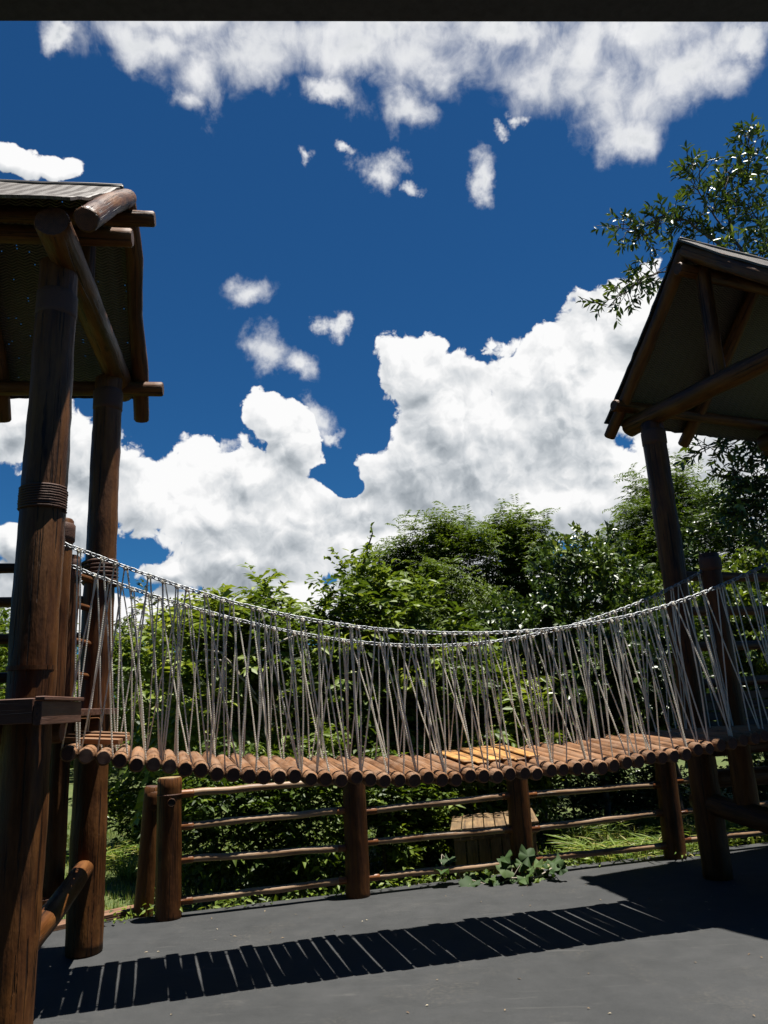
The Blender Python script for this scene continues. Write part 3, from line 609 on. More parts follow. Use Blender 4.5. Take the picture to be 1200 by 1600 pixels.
# ------------------------------------------------------------------ vegetation
def rand_dirs(n):
    v = rng.normal(size=(n, 3)); return v / np.linalg.norm(v, axis=1, keepdims=True)
def nrm(a): return a / (np.linalg.norm(a, axis=1, keepdims=True) + 1e-9)
class Leaves:
    """collects folded leaves, four facets each (detail 1) or eight (detail 2)"""
    def __init__(s, detail=1): s.P = []; s.A = []; s.N = []; s.L = []; s.W = []; s.r = []; s.detail = detail
    def add(s, P, A, N, L, W, r):
        n = len(P); s.P.append(P); s.A.append(nrm(A)); s.N.append(N); s.L.append(np.broadcast_to(L, n)); s.W.append(np.broadcast_to(W, n)); s.r.append(np.broadcast_to(r, n))
    def build(s, name, mat, parent=None, loc=(0, 0, 0)):
        P, A, N, L, W, r = (np.concatenate(q) for q in (s.P, s.A, s.N, s.L, s.W, s.r)); n = len(P)
        N = nrm(N - A * np.sum(N * A, axis=1, keepdims=True)); S = np.cross(A, N); L = L[:, None]; W = W[:, None]
        curl = rng.uniform(.0, .22, (n, 1)) * L; fold = rng.uniform(.1, .4, (n, 1)) * W
        if s.detail == 1:
            vs = np.stack([P, P + A * L * .45 + S * W * .5 + N * fold - N * curl * .2, P + A * L - N * curl, P + A * L * .45 - S * W * .5 + N * fold - N * curl * .2, P + A * L * .5 - N * curl * .25], 1)
            tri = np.array([[0, 1, 4], [1, 2, 4], [2, 3, 4], [3, 0, 4]])
        else:
            vs = np.stack([P, P + A * L * .28 + S * W * .42 + N * fold * .8, P + A * L * .62 + S * W * .46 + N * fold - N * curl * .4, P + A * L - N * curl,
                           P + A * L * .62 - S * W * .46 + N * fold - N * curl * .4, P + A * L * .28 - S * W * .42 + N * fold * .8, P + A * L * .45 - N * curl * .2], 1)
            tri = np.array([[0, 1, 6], [1, 2, 6], [2, 3, 6], [3, 4, 6], [4, 5, 6], [5, 0, 6]])
        k = vs.shape[1]; off = root_loc(parent) if parent else Vector(loc)
        co = (vs.reshape(-1, 3) - np.array(off)).astype(np.float32)
        F = (np.arange(n)[:, None, None] * k + tri[None]).reshape(-1, 3).astype(np.int32)
        me = bpy.data.meshes.new(name); me.vertices.add(len(co)); me.vertices.foreach_set('co', co.ravel())
        me.loops.add(F.size); me.loops.foreach_set('vertex_index', F.ravel()); me.polygons.add(len(F)); me.polygons.foreach_set('loop_start', np.arange(0, F.size, 3, dtype=np.int32)); me.polygons.foreach_set('loop_total', np.full(len(F), 3, dtype=np.int32))
        a = me.attributes.new('rnd', 'FLOAT', 'POINT'); a.data.foreach_set('value', np.repeat(np.clip(r, 0, 1), k).astype(np.float32))
        me.update(calc_edges=True); me.materials.append(mat)
        o = bpy.data.objects.new(name, me); COL.objects.link(o)
        if parent: o.parent = parent
        else: o.location = loc
        return o
def twigs(lv, start, dirs, length, K, leafL, leafW, droop=.25, rnd=.5, spread=.8, whorl=False, jit=.15, up=.7):
    """K leaves on each of T twigs; returns twig end points"""
    T = len(start); dirs = nrm(dirs); length = np.broadcast_to(length, T)[:, None]
    side = nrm(np.cross(dirs, np.array([0, 0, 1.0])) + 1e-4)
    rnd = np.broadcast_to(rnd, T)
    for k in range(K):
        t = (k + .6) / K if not whorl else 1 - .7 * (((k * .618) % 1.0) ** 1.5)
        p = start + dirs * length * t; p[:, 2] -= droop * length[:, 0] * t * t
        tang = dirs.copy(); tang[:, 2] -= 2 * droop * t; tang = nrm(tang)
        if whorl:
            th = 2 * math.pi * k / K + rng.uniform(-.4, .4, T); upn = nrm(np.cross(side, tang))
            rad = side * np.cos(th)[:, None] + upn * np.sin(th)[:, None]; ax = tang * rng.uniform(.5, 1.3, (T, 1)) + rad
            N = tang * .6 + rng.normal(size=(T, 3)) * .45 + np.array([0, 0, .7])
        else:
            sg = 1 if k % 2 else -1
            ax = tang * .55 + side * sg * spread + rng.normal(size=(T, 3)) * jit * 1.5; ax[:, 2] -= .12 + .2 * rng.random(T)
            N = np.array([0, 0, up]) + rng.normal(size=(T, 3)) * .38
        s = leafL * rng.uniform(.65, 1.15, T); keep = rng.random(T) > .06
        lv.add(p[keep], ax[keep], N[keep], s[keep], leafW * rng.uniform(.75, 1.2, T)[keep], (rnd + rng.normal(size=T) * .13)[keep])
def limb(mb, a, b_, r0, r1, bend=.12, n=6):
    a, b_ = np.asarray(a, float), np.asarray(b_, float); L = np.linalg.norm(b_ - a); off = rng.normal(size=3) * bend * L
    pts = [a + (b_ - a) * (i / n) + off * math.sin(math.pi * i / n) * .6 + rng.normal(size=3) * .02 * L * (0 < i < n) for i in range(n + 1)]
    mb.tube(pts, [r0 + (r1 - r0) * i / n for i in range(n + 1)], n=7, bevel=False); return pts
def clusters_in(ells, n, shell=.55):
    out = []
    wts = np.array([e[3] * e[4] * e[5] for e in ells]) ** (2 / 3); wts /= wts.sum()
    for e, k in zip(ells, np.maximum(1, np.round(wts * n)).astype(int)):
        d = rand_dirs(k); rr = rng.uniform(shell ** 3, 1, k) ** (1 / 3)
        out.append(np.array(e[:3]) + d * rr[:, None] * np.array(e[3:6]))
    return np.concatenate(out)
def make_tree(name, label, base, ells, ncl, ntw, style, mat, leafL, leafW, twL=.4, clr=.35, K=11, trunk_r=.06, cat='tree', group=None, shell=.5, bark='bark', rbase=.5, droop=.25, zmin=-.1, detail=1, up=.7):
    root = thing(name, base, label, cat, group); base = np.array(base, float)
    C = clusters_in(ells, ncl, shell); C = C[C[:, 2] > zmin]
    mb = MB(); cen = np.array([e[:3] for e in ells]).mean(0); topz = max(e[2] + e[5] * .5 for e in ells)
    crown0 = base + (cen - base) * np.array([.4, .4, 0]) + np.array([0, 0, max(.25, (min(e[2] - e[5] for e in ells) - base[2]) * .8 + .1)])
    limb(mb, base, crown0, trunk_r, trunk_r * .8, .05)
    tp = np.array([cen[0], cen[1], topz]); spine = limb(mb, crown0, tp, trunk_r * .8, trunk_r * .2, .08, 8)
    for c in C:
        j = min(range(len(spine)), key=lambda q: np.linalg.norm(spine[q] - c) + .9 * max(0, spine[q][2] - c[2] + .15))
        if trunk_r > .02: limb(mb, spine[j], c, max(.006, trunk_r * .28), .005, .14, 4)
    obj('trunk', mb, M[bark], root)
    lv = Leaves(detail)
    for c in C:
        out = unit(c - (cen + [0, 0, -.3])); T = ntw
        d = nrm(rand_dirs(T) * .9 + out * .75 + np.array([0, 0, .28]))
        s = c + rand_dirs(T) * clr * rng.random((T, 1)) ** .5 - d * twL * .4
        r0 = rbase + rng.normal() * .16
        if style == 'feather':
            sd = nrm(np.cross(d, [0, 0, 1.0]) + 1e-4)
            twigs(lv, s, d * np.array([1, 1, .7]), twL * rng.uniform(.7, 1.2, T), K, leafL, leafW, droop, r0, 1.0, jit=.05, up=1.0)
        elif style == 'whorl': twigs(lv, s, d, twL * rng.uniform(.6, 1.1, T), K, leafL, leafW, droop, r0, whorl=True)
        else: twigs(lv, s, d, twL * rng.uniform(.7, 1.2, T), K, leafL, leafW, droop, r0, up=up)
    lv.build('crown', mat, root)
    return root, C
G1 = leafmat('broad_leaf', [(0, (.024, .046, .007)), (.4, (.078, .122, .015)), (.7, (.15, .205, .026)), (1, (.28, .32, .06))], .36, .5, .35)
G2 = leafmat('feathery_leaf', [(0, (.04, .075, .008)), (.5, (.085, .13, .014)), (1, (.14, .19, .03))], .45, .55)
G3 = leafmat('glossy_leaf', [(0, (.014, .028, .007)), (.45, (.045, .080, .013)), (.8, (.095, .145, .022)), (1, (.2, .24, .05))], .24, .38, .55)
G4 = leafmat('yellowish_leaf', [(0, (.06, .095, .01)), (.5, (.15, .20, .022)), (1, (.29, .32, .05))], .4, .36)
G5 = leafmat('grey_leaf', [(0, (.05, .065, .03)), (.5, (.09, .11, .055)), (1, (.14, .16, .09))], .25, .6)
G6 = leafmat('grass_blade', [(0, (.045, .08, .015)), (.5, (.10, .17, .03)), (.85, (.2, .26, .06)), (1, (.34, .31, .13))], .4, .45)
G7 = leafmat('squash_leaf', [(0, (.02, .045, .012)), (.5, (.05, .09, .026)), (1, (.11, .15, .05))], .3, .65, .25)

def xy(u, y): p = at(u, 1100, y); return p[0], p[1]
def zt(u, v, y): return at(u, v, y)[2]
GZ = -.14
# main row of broad leaved trees right behind the fence
def broad(u, y, top, rx, label, n=26, ntw=20, mat=G1, L=.13, W=.05, rb=.5, low=.5, trunk=.05, name='broadleaf_tree', style='alt', K=11, twL=.42, extra=(), cat='tree', group='trees behind the fence', **kw):
    x, yy = xy(u, y); z1 = zt(u, top, y); h = (z1 - low) / 2
    e = [(x, yy, low + h * .95, rx, rx * .85, h * .95)] + [(x + a, yy + b_, c, d_, d_, f_) for a, b_, c, d_, f_ in extra]
    return make_tree(name, label, (x, yy, GZ), e, n, int(ntw * .8), style, mat, L * 1.12, W * 1.08, twL=twL, K=K, trunk_r=trunk, rbase=rb, cat=cat, group=group, **kw)
broad(455, 9.3, 880, 1.05, 'broad leaved tree with rows of drooping leaves, behind the bridge left of its lowest dip', 44, 22, rb=.5)
_, c2 = broad(585, 9.6, 880, .85, 'tree with one tall upright leafy shoot, standing above the rail chain', 36, 22, rb=.52, L=.145, W=.056)
lv = Leaves(2)
p0 = at(562, 905, 9.6); p1_ = at(580, 822, 9.6); mbs = MB(); limb(mbs, p0, p1_, .02, .006, .03)
twigs(lv, np.array([p0]), np.array([p1_ - p0]), np.linalg.norm(p1_ - p0), 18, .15, .05, 0.0, .55, .9)
for du, dv_, y_ in ((-60, -25, 9.5), (-95, 5, 9.4), (40, -10, 9.7), (60, 12, 9.7), (-25, -18, 9.6)):
    q0 = at(575 + du * .5, 925 + dv_, y_); q1 = at(575 + du, 893 + dv_, y_); twigs(lv, np.array([q0] * 3), np.array([q1 - q0 + rng.normal(size=3) * .12 for _ in range(3)]), .45, 12, .13, .045, .1, .6)
sh = [o for o in bpy.data.objects if o.name.startswith('broadleaf_tree')][-1]
obj('leader_stem', mbs, M['bark'], sh); lv.build('leader_leaves', G1, sh)
broad(330, 8.9, 925, .65, 'slender tree with large pale green leaves, right of the left tower posts', 26, 20, rb=.7, L=.15, W=.062)
broad(235, 10.8, 985, .8, 'low leafy tree seen through the ropes beside the left tower', 26, 20, rb=.62, L=.12, W=.05, low=1.1)
broad(690, 9.4, 960, .8, 'dark leafy tree below the feathery trees, behind the dip of the bridge', 32, 22, rb=.38)
broad(790, 9.7, 1045, .6, 'bright yellow green shrub seen through the ropes above the orange planks', 22, 20, mat=G4, rb=.5, L=.13, W=.05, low=.3)
broad(930, 10.8, 832, 1.15, 'glossy rounded tree left of the right tower post', 60, 26, low=.95, mat=G3, rb=.5, L=.10, W=.052, style='whorl', K=9, twL=.3, clr=.33)
broad(830, 10.2, 930, .75, 'glossy dark bush left of the rounded tree, behind the rear chain', 32, 22, low=.9, mat=G3, rb=.42, L=.1, W=.052, style='whorl', K=9, twL=.3)
broad(1040, 10.2, 950, .8, 'dark glossy bush directly behind the right tower post', 36, 24, low=.95, mat=G3, rb=.38, L=.1, W=.052, style='whorl', K=9, twL=.3)
broad(1140, 11.2, 845, 1.0, 'sunny yellow green bush right of the right tower post', 46, 24, low=.9, mat=G4, rb=.3, L=.1, W=.052, style='whorl', K=9, twL=.3)
broad(1250, 10.6, 840, 1.1, 'broad bush at the right border behind the right tower', 40, 22, mat=G3, rb=.5, L=.1, W=.052, style='whorl', K=9, twL=.3)
broad(1185, 12.4, 735, 1.1, 'tall dark tree rising behind the right tower platform', 60, 24, mat=G3, rb=.35, L=.11, W=.045, low=1.2, name='dark_tree')
# feathery trees further back
def feather(u, y, top, rx, label, n, extra=(), **kw):
    x, yy = xy(u, y); z1 = zt(u, top, y); h = (z1 - 1.4) / 2
    e = [(x, yy, 1.4 + h * .92, rx, rx, h * .95)] + [(x + a, yy, z1 + b_, c, c, d_) for a, b_, c, d_ in extra]
    return make_tree('feathery_tree', label, (x, yy, GZ), e, n, 46, 'feather', G2, .10, .026, twL=.5, clr=.42, K=20, trunk_r=.05, rbase=.5, droop=.35, group='feathery trees', **kw)
feather(705, 13.0, 878, 1.2, 'feathery tree with several spiky heads, widest of the fine leaved trees', 95, extra=((-.85, -.1, .4, .5), (-.3, .22, .36, .55), (.2, .2, .34, .55), (.62, -.05, .3, .5)), zmin=.9)
feather(822, 13.4, 858, .5, 'narrower feathery tree with a round head and thin trunk', 46, extra=((0, .2, .42, .5), (.35, -.15, .3, .4)), zmin=.9)
feather(875, 14.5, 838, .45, 'small feathery tree between the round headed tree and the glossy tree', 16, zmin=1.2)
feather(1085, 14.0, 700, 1.1, 'tall airy feathery tree behind the right tower post', 105, zmin=1.0)
feather(1010, 13.0, 790, .7, 'half hidden feathery tree just left of the right tower post', 24, zmin=1.0)
broad(655, 17.0, 838, 1.1, 'dark far tree peeping out left of the feathery trees', 36, 22, mat=G1, rb=.15, L=.16, W=.06, name='dark_tree')
broad(20, 11.5, 880, 1.0, 'leafy tree at the left border behind the tower post', 36, 22, mat=G1, rb=.3, L=.1, W=.04)
broad(262, 17.5, 915, 1.5, 'thin greyish tree far behind the left end of the bridge', 34, 14, mat=G5, rb=.5, L=.16, W=.06, name='grey_tree', clr=.5, low=1.2)
broad(385, 16, 925, 1.2, 'soft grey green tree in the distance behind the slender tree', 34, 20, mat=G5, rb=.4, L=.16, W=.06, name='grey_tree')

# low shrubs that fill the space behind the fence rails
def shrub(u, y, top, rx, label, mat=G1, rb=.35, n=16, ntw=22, L=.1, W=.04, **kw):
    x, yy = xy(u, y); z1 = zt(u, top, y); h = (z1 + .1) / 2
    return make_tree('shrub', label, (x, yy, GZ), [(x, yy, h, rx, rx * .55, h)], n, int(ntw * .75), 'alt', mat, L, W, twL=.3, clr=.25, K=9, trunk_r=.02, cat='shrub', rbase=rb - .1, group='shrubs behind the fence rails', shell=.3, zmin=-.05, **kw)
shrub(345, 7.9, 1180, .55, 'dense dark shrub behind the first bay of fence rails', n=26)
shrub(470, 8.1, 1170, .6, 'dense shrub behind the fence rails left of the second post', n=28, rb=.42)
shrub(590, 8.3, 1200, .45, 'leafy shrub just right of the second fence post', n=20, rb=.45)
shrub(655, 8.6, 1195, .38, 'glossy shrub leaning over the plank box', n=18, rb=.55, L=.12)
shrub(222, 10.6, 1205, .6, 'light green shrub on the lawn between tower and first fence post', G4, .45, 26)
shrub(745, 9.9, 1195, .6, 'bright leafy shrub behind the plank box', n=24, rb=.62, L=.12)
shrub(880, 11.2, 1200, .7, 'dark shrub behind the third bay of rails', G3, .4, 24)
shrub(1010, 11.4, 1215, .7, 'low dark shrub behind the fourth fence post', G3, .3, 22)
shrub(1160, 11.6, 1205, .7, 'low shrub under the right tower platform, beyond the fence', G3, .4, 22)

# big tree behind the right tower
x, yy = xy(1330, 10.0)
bt = thing('glossy_tree', (x, yy, GZ), 'tall tree reaching over the right tower roof with sparse glossy leaf clusters', 'tree')
mb = MB(); lv = Leaves(2); yb = 9.2
limb(mb, (x, yy, GZ), (x - .1, yy - .2, 3.0), .16, .13, .04); limb(mb, (x - .1, yy - .2, 3.0), at(1260, 470, yb), .13, .06, .05)
def bough(px, r0, y=yb, leafy=(), nt=7, first=.2):
    P = [at(u, v, y + dy) for (u, v, dy) in px]; n = len(P)
    Q = []
    for i in range(n - 1):
        for k in range(4): Q.append(P[i] * (1 - k / 4) + P[i + 1] * k / 4 + rng.normal(size=3) * .012)
    Q.append(P[-1]); mb.tube(Q, list(np.linspace(r0, .006, len(Q))), n=6, bevel=False)
    m_ = len(Q)
    for i in range(int(m_ * first), m_):
        T = nt; d = unit(Q[min(i + 1, m_ - 1)] - Q[max(i - 1, 0)])
        D = nrm(rand_dirs(T) * .8 + d * .5 + np.array([0, 0, .25])); ln = rng.uniform(.16, .40, T)
        S_ = np.array([Q[i]] * T) + rng.normal(size=(T, 3)) * .04
        twigs(lv, S_, D, ln, 8, .13, .042, .15, rng.uniform(.2, .8, T), whorl=True)
        for q in range(0, T): mb.tube([S_[q], S_[q] + D[q] * ln[q] * .95], [.006, .004], n=4, bevel=False)
bough([(1260, 470, 0), (1190, 440, -.1), (1145, 370, 0), (1130, 300, .1), (1145, 262, .1)], .035, nt=3, first=.3)
bough([(1145, 370, 0), (1110, 330, .1), (1085, 290, .1), (1078, 262, .1)], .015, nt=3)
bough([(1130, 310, .1), (1165, 280, .2), (1175, 240, .2), (1168, 220, .2)], .015, nt=3)
bough([(1190, 440, -.1), (1130, 385, -.1), (1080, 348, -.1), (1035, 337, -.1), (1005, 355, -.1), (968, 350, 0)], .02, nt=2, first=.45)
bough([(1035, 337, -.1), (1020, 365, -.1), (990, 372, -.1)], .01, nt=2)
bough([(1130, 385, -.1), (1095, 355, 0), (1060, 352, .1)], .012, nt=3)
bough([(1200, 470, 0), (1120, 425, .3), (1060, 412, .3), (1020, 430, .3), (985, 452, .2), (952, 478, .2)], .016, nt=2, first=.55)
bough([(1030, 425, .3), (1000, 435, .3), (975, 460, .3)], .01, nt=2)
bough([(1260, 470, 0), (1235, 380, .2), (1215, 310, .2), (1205, 260, .2)], .03, nt=3)
bough([(1225, 380, .2), (1185, 350, .1), (1172, 320, .1)], .015, nt=3)
bough([(1240, 480, 0), (1200, 440, -.2), (1165, 420, -.2), (1130, 392, -.2)], .02, nt=2)
bough([(1260, 470, 0), (1220, 400, -.2), (1195, 372, -.2)], .02, nt=3)
bough([(1330, 560, .2), (1260, 640, 0), (1200, 670, 0), (1150, 690, 0), (1105, 700, 0)], .03, nt=4, first=.25)
bough([(1260, 640, 0), (1215, 720, .1), (1180, 770, .1), (1160, 800, .1)], .02, nt=8)
bough([(1260, 640, 0), (1230, 760, -.1), (1205, 820, -.1)], .02, nt=8)
bough([(1200, 670, 0), (1165, 730, .1), (1140, 750, .2)], .015, nt=4)
bough([(1260, 640, 0), (1215, 660, .3), (1180, 650, .3)], .015, nt=3)
obj('trunk', mb, M['bark'], bt); lv.build('crown', G3, bt)

# bare pale branches in the foliage behind the ropes
bb = MB()
for px in ([(300, 1035, 8.4), (345, 1030, 8.4), (370, 1045, 8.4), (410, 1110, 8.5)], [(318, 1015, 8.3), (345, 1020, 8.3), (370, 1050, 8.4), (400, 1085, 8.4)], [(400, 1050, 8.4), (380, 1030, 8.4), (430, 1005, 8.5), (480, 985, 8.6)], [(410, 1110, 8.5), (425, 1200, 8.4), (430, 1330, 8.3)]):
    P = [at(*q) for q in px]; Q = []
    for i in range(len(P) - 1):
        for k in range(5): Q.append(P[i] * (1 - k / 5) + P[i + 1] * k / 5 + rng.normal(size=3) * .006)
    Q.append(P[-1]); bb.tube(Q, [.013] * (len(Q) - 1) + [.007], n=6, bevel=False)
dead = thing('bare_branch', at(430, 1330, 8.3), 'bare pale arching branch among the leaves behind the ropes', 'branch'); obj('stem', bb, M['palebark'], dead)

# squash vine trailing over the lowest rail
tv = thing('trailing_vine', (1.0, 7.45, 0), 'grey green squash vine with big leaves sprawling over the lowest rail by the third post', 'vine')
mb = MB(); vp = [at(690, 1335, 7.5), at(720, 1370, 7.42), at(770, 1385, 7.36), at(800, 1372, 7.34), at(840, 1370, 7.4), at(870, 1352, 7.5)]
mb.tube(vp, .006, n=6, bevel=False, step=.05)
lv_spots = [(700, 1335), (690, 1350), (760, 1372), (748, 1384), (775, 1386), (770, 1362), (790, 1350), (800, 1375), (812, 1342), (818, 1362), (830, 1376), (832, 1345), (845, 1358), (800, 1338), (785, 1332), (858, 1350), (865, 1340), (848, 1372), (735, 1380), (722, 1368), (806, 1390), (780, 1398), (760, 1396), (826, 1330), (875, 1350)]
lf = MB()
for u, v in lv_spots:
    p = at(u, v, 7.36 + rng.uniform(-.1, .14)); p[2] = max(p[2] - .03, .03); s_ = rng.uniform(.05, .095)
    Nn = unit(np.array([rng.normal() * .4, -.45 + rng.normal() * .35, .85 + rng.normal() * .3])); ax = unit(np.cross(Nn, rng.normal(size=3))); ay = np.cross(Nn, ax)
    vs = [p - Nn * .02]; n = 20
    for k in range(n):
        th = 2 * math.pi * k / n; r = s_ * (1 + .16 * math.cos(5 * th)) * (.55 + .45 * min(1, abs(math.sin(th / 2)) * 2.2)); vs.append(p + (ax * math.cos(th) + ay * math.sin(th)) * r + Nn * (.02 * math.cos(5 * th) - .03 * abs(math.sin(th)) + .012 * rng.normal()))
    lf.add(vs, [(0, k + 1, (k + 1) % n + 1) for k in range(n)])
    j = min(range(len(vp)), key=lambda q: np.linalg.norm(vp[q] - p)); mb.tube([vp[j], p - Nn * .02], .0035, n=4, bevel=False)
obj('stem', mb, M['palebark'], tv); o = obj('leaves', lf, G7, tv)
a = o.data.attributes.new('rnd', 'FLOAT', 'POINT'); vals = np.repeat(rng.random(len(lv_spots)), 21).astype(np.float32); a.data.foreach_set('value', vals)

# grass: short lawn blades and long tufts
def blades(lv, P, hgt, wid, lean, r0):
    n = len(P); th = rng.uniform(0, 2 * math.pi, n); hd = np.stack([np.cos(th), np.sin(th), np.zeros(n)], 1)
    A_ = hd * lean * rng.random((n, 1)) + np.array([0, 0, 1.0]); lv.add(P, A_, hd + rng.normal(size=(n, 3)) * .2 + [0, 0, .3], hgt * rng.uniform(.5, 1.2, n), wid, r0 + rng.normal(size=n) * .2)
def scatter(n, x0, x1, y0, y1):
    P = np.stack([rng.uniform(x0, x1, n), rng.uniform(y0, y1, n), np.full(n, GZ)], 1)
    ok = (P[:, :2] - F1) @ FN > .16
    ok |= (P[:, 0] < -2.1) & (P[:, 1] > 7.1 + .83 * (P[:, 0] + 2.15) + .15)
    P = P[ok]; cl = np.array([noise.noise((p[0] * 1.3, p[1] * 1.3, 9)) for p in P]); return P[cl > -.25]
lv = Leaves(); blades(lv, scatter(26000, -5.5, -.8, 6.6, 14), .075, .009, .9, .75); blades(lv, scatter(16000, -.8, 6.5, 7.4, 12), .08, .009, .9, .45)
o = lv.build('lawn_grass', G6); tag(o, 'short sunlit lawn grass beyond the fence', 'grass', kind='stuff')
lv = Leaves(2)
tuft = [(u, y) for u in range(885, 1060, 14) for y in (8.25 + rng.uniform(-.1, .5),)] + [(u, 8.7 + rng.uniform(0, .7)) for u in range(1060, 1260, 11)] + [(u, 9.2 + rng.uniform(-.6, .9)) for u in range(160, 240, 14)] + [(u, 9.4 + rng.uniform(-.4, .9)) for u in range(870, 1250, 20)]
for u, y in tuft:
    x_, y_ = xy(u, y); c = np.array([x_, y_, GZ]); n = 46; th = rng.uniform(0, 2 * math.pi, n); hd = np.stack([np.cos(th), np.sin(th), np.zeros(n)], 1); ln = rng.uniform(.2, .5, n); le = rng.uniform(.2, .9, n)
    P0 = c + hd * rng.uniform(0, .06, (n, 1)); A0 = nrm(hd * le[:, None] + [0, 0, 1.0]); m1 = P0 + A0 * ln[:, None] * .55
    w_ = np.full(n, .017); rr = .72 + rng.normal(size=n) * .2
    lv.add(P0, A0, hd, ln * .6, w_, rr); A1 = nrm(hd * (le[:, None] + .9) + [0, 0, .35]); lv.add(m1 - A0 * ln[:, None] * .06, A1, hd * -.2 + [0, 0, 1.0], ln * .55, w_, rr)
o = lv.build('tall_grass', G6); tag(o, 'long arching grass tufts along the fence foot', 'grass', kind='stuff')
# low leafy ground cover and fallen twigs under the shrubs
lv = Leaves(); P = scatter(9000, -2.5, 6.5, 7.2, 11.5); n = len(P); P[:, 2] += rng.uniform(.0, .12, n)
lv.add(P, rand_dirs(n) * np.array([1, 1, .35]), rng.normal(size=(n, 3)) * .5 + [0, 0, 1.0], .08, .032, rng.uniform(0, .8, n))
ne = 700; tt = rng.uniform(-.5, 8.5, ne); of = .13 + rng.normal(size=ne) * .07; hz = rng.uniform(.0, .09, ne)
keep = np.array([noise.noise((q * 1.4, 3, 2)) for q in tt]) > -.1; tt, of, hz = tt[keep], of[keep], hz[keep]; ne = len(tt)
PE = np.stack([F1[0] + FL[0] * tt + FN[0] * of, F1[1] + FL[1] * tt + FN[1] * of, .004 + hz], 1)
lv.add(PE, rand_dirs(ne) * np.array([1, 1, .5]) + [0, -.3, 0], rng.normal(size=(ne, 3)) * .4 + [0, 0, 1.0], .06, .026, rng.uniform(.1, .9, ne))
o = lv.build('ground_cover', G1); tag(o, 'low leafy ground cover under the shrubs', 'ground cover', kind='stuff')
GD = leafmat('dry_leaf', [(0, (.10, .06, .03)), (.5, (.22, .15, .08)), (1, (.42, .36, .26))], .1, .8)
lv = Leaves(); P = scatter(5000, 0, 6.5, 7.8, 11.5); n = len(P); P[:, 2] += .015
lv.add(P, rand_dirs(n) * np.array([1, 1, .1]), rng.normal(size=(n, 3)) * .3 + [0, 0, 1.0], .09, .035, rng.random(n))
n = 90; P = np.stack([rng.uniform(-2.5, 4, n), rng.uniform(4.2, 7.4, n), np.full(n, .006)], 1)
P = P[(P[:, :2] - F1) @ FN < .0]; n = len(P)
lv.add(P, rand_dirs(n) * np.array([1, 1, .05]), rng.normal(size=(n, 3)) * .1 + [0, 0, 1.0], rng.uniform(.01, .035, n), .009, rng.random(n))
o = lv.build('leaf_litter', GD); tag(o, 'dry fallen leaf litter on soil and floor', 'leaf litter', kind='stuff')
# distant wood closing the view
lv = Leaves(); tr = MB()
for k in range(130):
    az = R_(rng.uniform(-62, 66)); d_ = rng.uniform(22, 38); c = np.array([math.sin(az) * d_, math.cos(az) * d_, 0]); hh = rng.uniform(2.6, 4.6)
    n = 420; dd = rand_dirs(n); rr = rng.uniform(.5, 1, (n, 1)); P = c + np.array([0, 0, hh * .5]) + dd * rr * np.array([1.7, 1.7, hh * .55])
    tr.tube([c + [0, 0, -.2], c + [0, 0, hh * .7]], [.12, .05], n=6, bevel=False)
    lv.add(P, dd + rng.normal(size=(n, 3)) * .5, rng.normal(size=(n, 3)) * .6 + [0, 0, .8], .42, .2, .35 + rng.normal() * .2 + rng.normal(size=n) * .15)
o = lv.build('distant_wood', G1); tag(o, 'far green wood closing the view behind the garden', 'wood', kind='stuff')
# ------------------------------------------------------------------ sky and light
SUN_EL, SUN_AZ = 80.0, 81.0
el, az = R_(SUN_EL), R_(SUN_AZ)
sdir = Vector((math.sin(az) * math.cos(el), math.cos(az) * math.cos(el), math.sin(el)))
sl = bpy.data.lights.new('sun', 'SUN'); sl.energy = 5.0; sl.angle = R_(.5); sl.color = (1, .955, .88)
so = bpy.data.objects.new('sun', sl); COL.objects.link(so); so.rotation_euler = sdir.to_track_quat('Z', 'Y').to_euler(); so.location = (4, 0, 12)
EXPO = 1.2; GAIN = 2 ** EXPO

W = bpy.data.worlds.new('World'); SC.world = W; W.use_nodes = True
t = NT(W.node_tree); bg = t.n['Background']; wout = t.n['World Output']
sky = t.new('ShaderNodeTexSky', sky_type='NISHITA'); sky.sun_disc = False; sky.sun_elevation = el; sky.sun_rotation = az
sky.altitude = 900; sky.air_density = 1.0; sky.dust_density = .25; sky.ozone_density = 3.0
SKY_STR = .05
skyc = t.mix(1.0, sky.outputs[0], SKY_TINT, 'MULTIPLY')
bg.inputs['Strength'].default_value = SKY_STR; t.l.new(skyc, bg.inputs['Color'])
# clouds, laid out on the sky by compass direction (stereographic degrees about north)
D = t.new('ShaderNodeTexCoord').outputs['Generated']
sp = t.new('ShaderNodeSeparateXYZ'); t.put(sp.inputs[0], D)
den = t.math('DIVIDE', 114.59, t.math('MAXIMUM', t.math('ADD', 1.0, sp.outputs[1]), .2))
cb = t.new('ShaderNodeCombineXYZ'); t.put(cb.inputs[0], t.math('MULTIPLY', sp.outputs[0], den)); t.put(cb.inputs[1], t.math('MULTIPLY', sp.outputs[2], den))
P = cb.outputs[0]
def n2(vec, scale, detail, rough=.5, out=0, dist=0.0, lac=2.0):
    n = t.new('ShaderNodeTexNoise', noise_dimensions='2D'); t.put(n.inputs['Vector'], vec); n.inputs['Scale'].default_value = scale
    n.inputs['Detail'].default_value = detail; n.inputs['Roughness'].default_value = rough; n.inputs['Distortion'].default_value = dist; n.inputs['Lacunarity'].default_value = lac
    return n.outputs[out]
def field(p, blobs, sm):
    cur = None
    for (a, e, ra, re) in blobs:
        l = t.vmath('LENGTH', t.vmath('MULTIPLY_ADD', p, (1 / ra, 1 / re, 0), (-a / ra, -e / re, 0)), out=1)
        cur = l if cur is None else t.math('SMOOTH_MIN', cur, l, sm)
    return t.math('SUBTRACT', 1.0, cur)
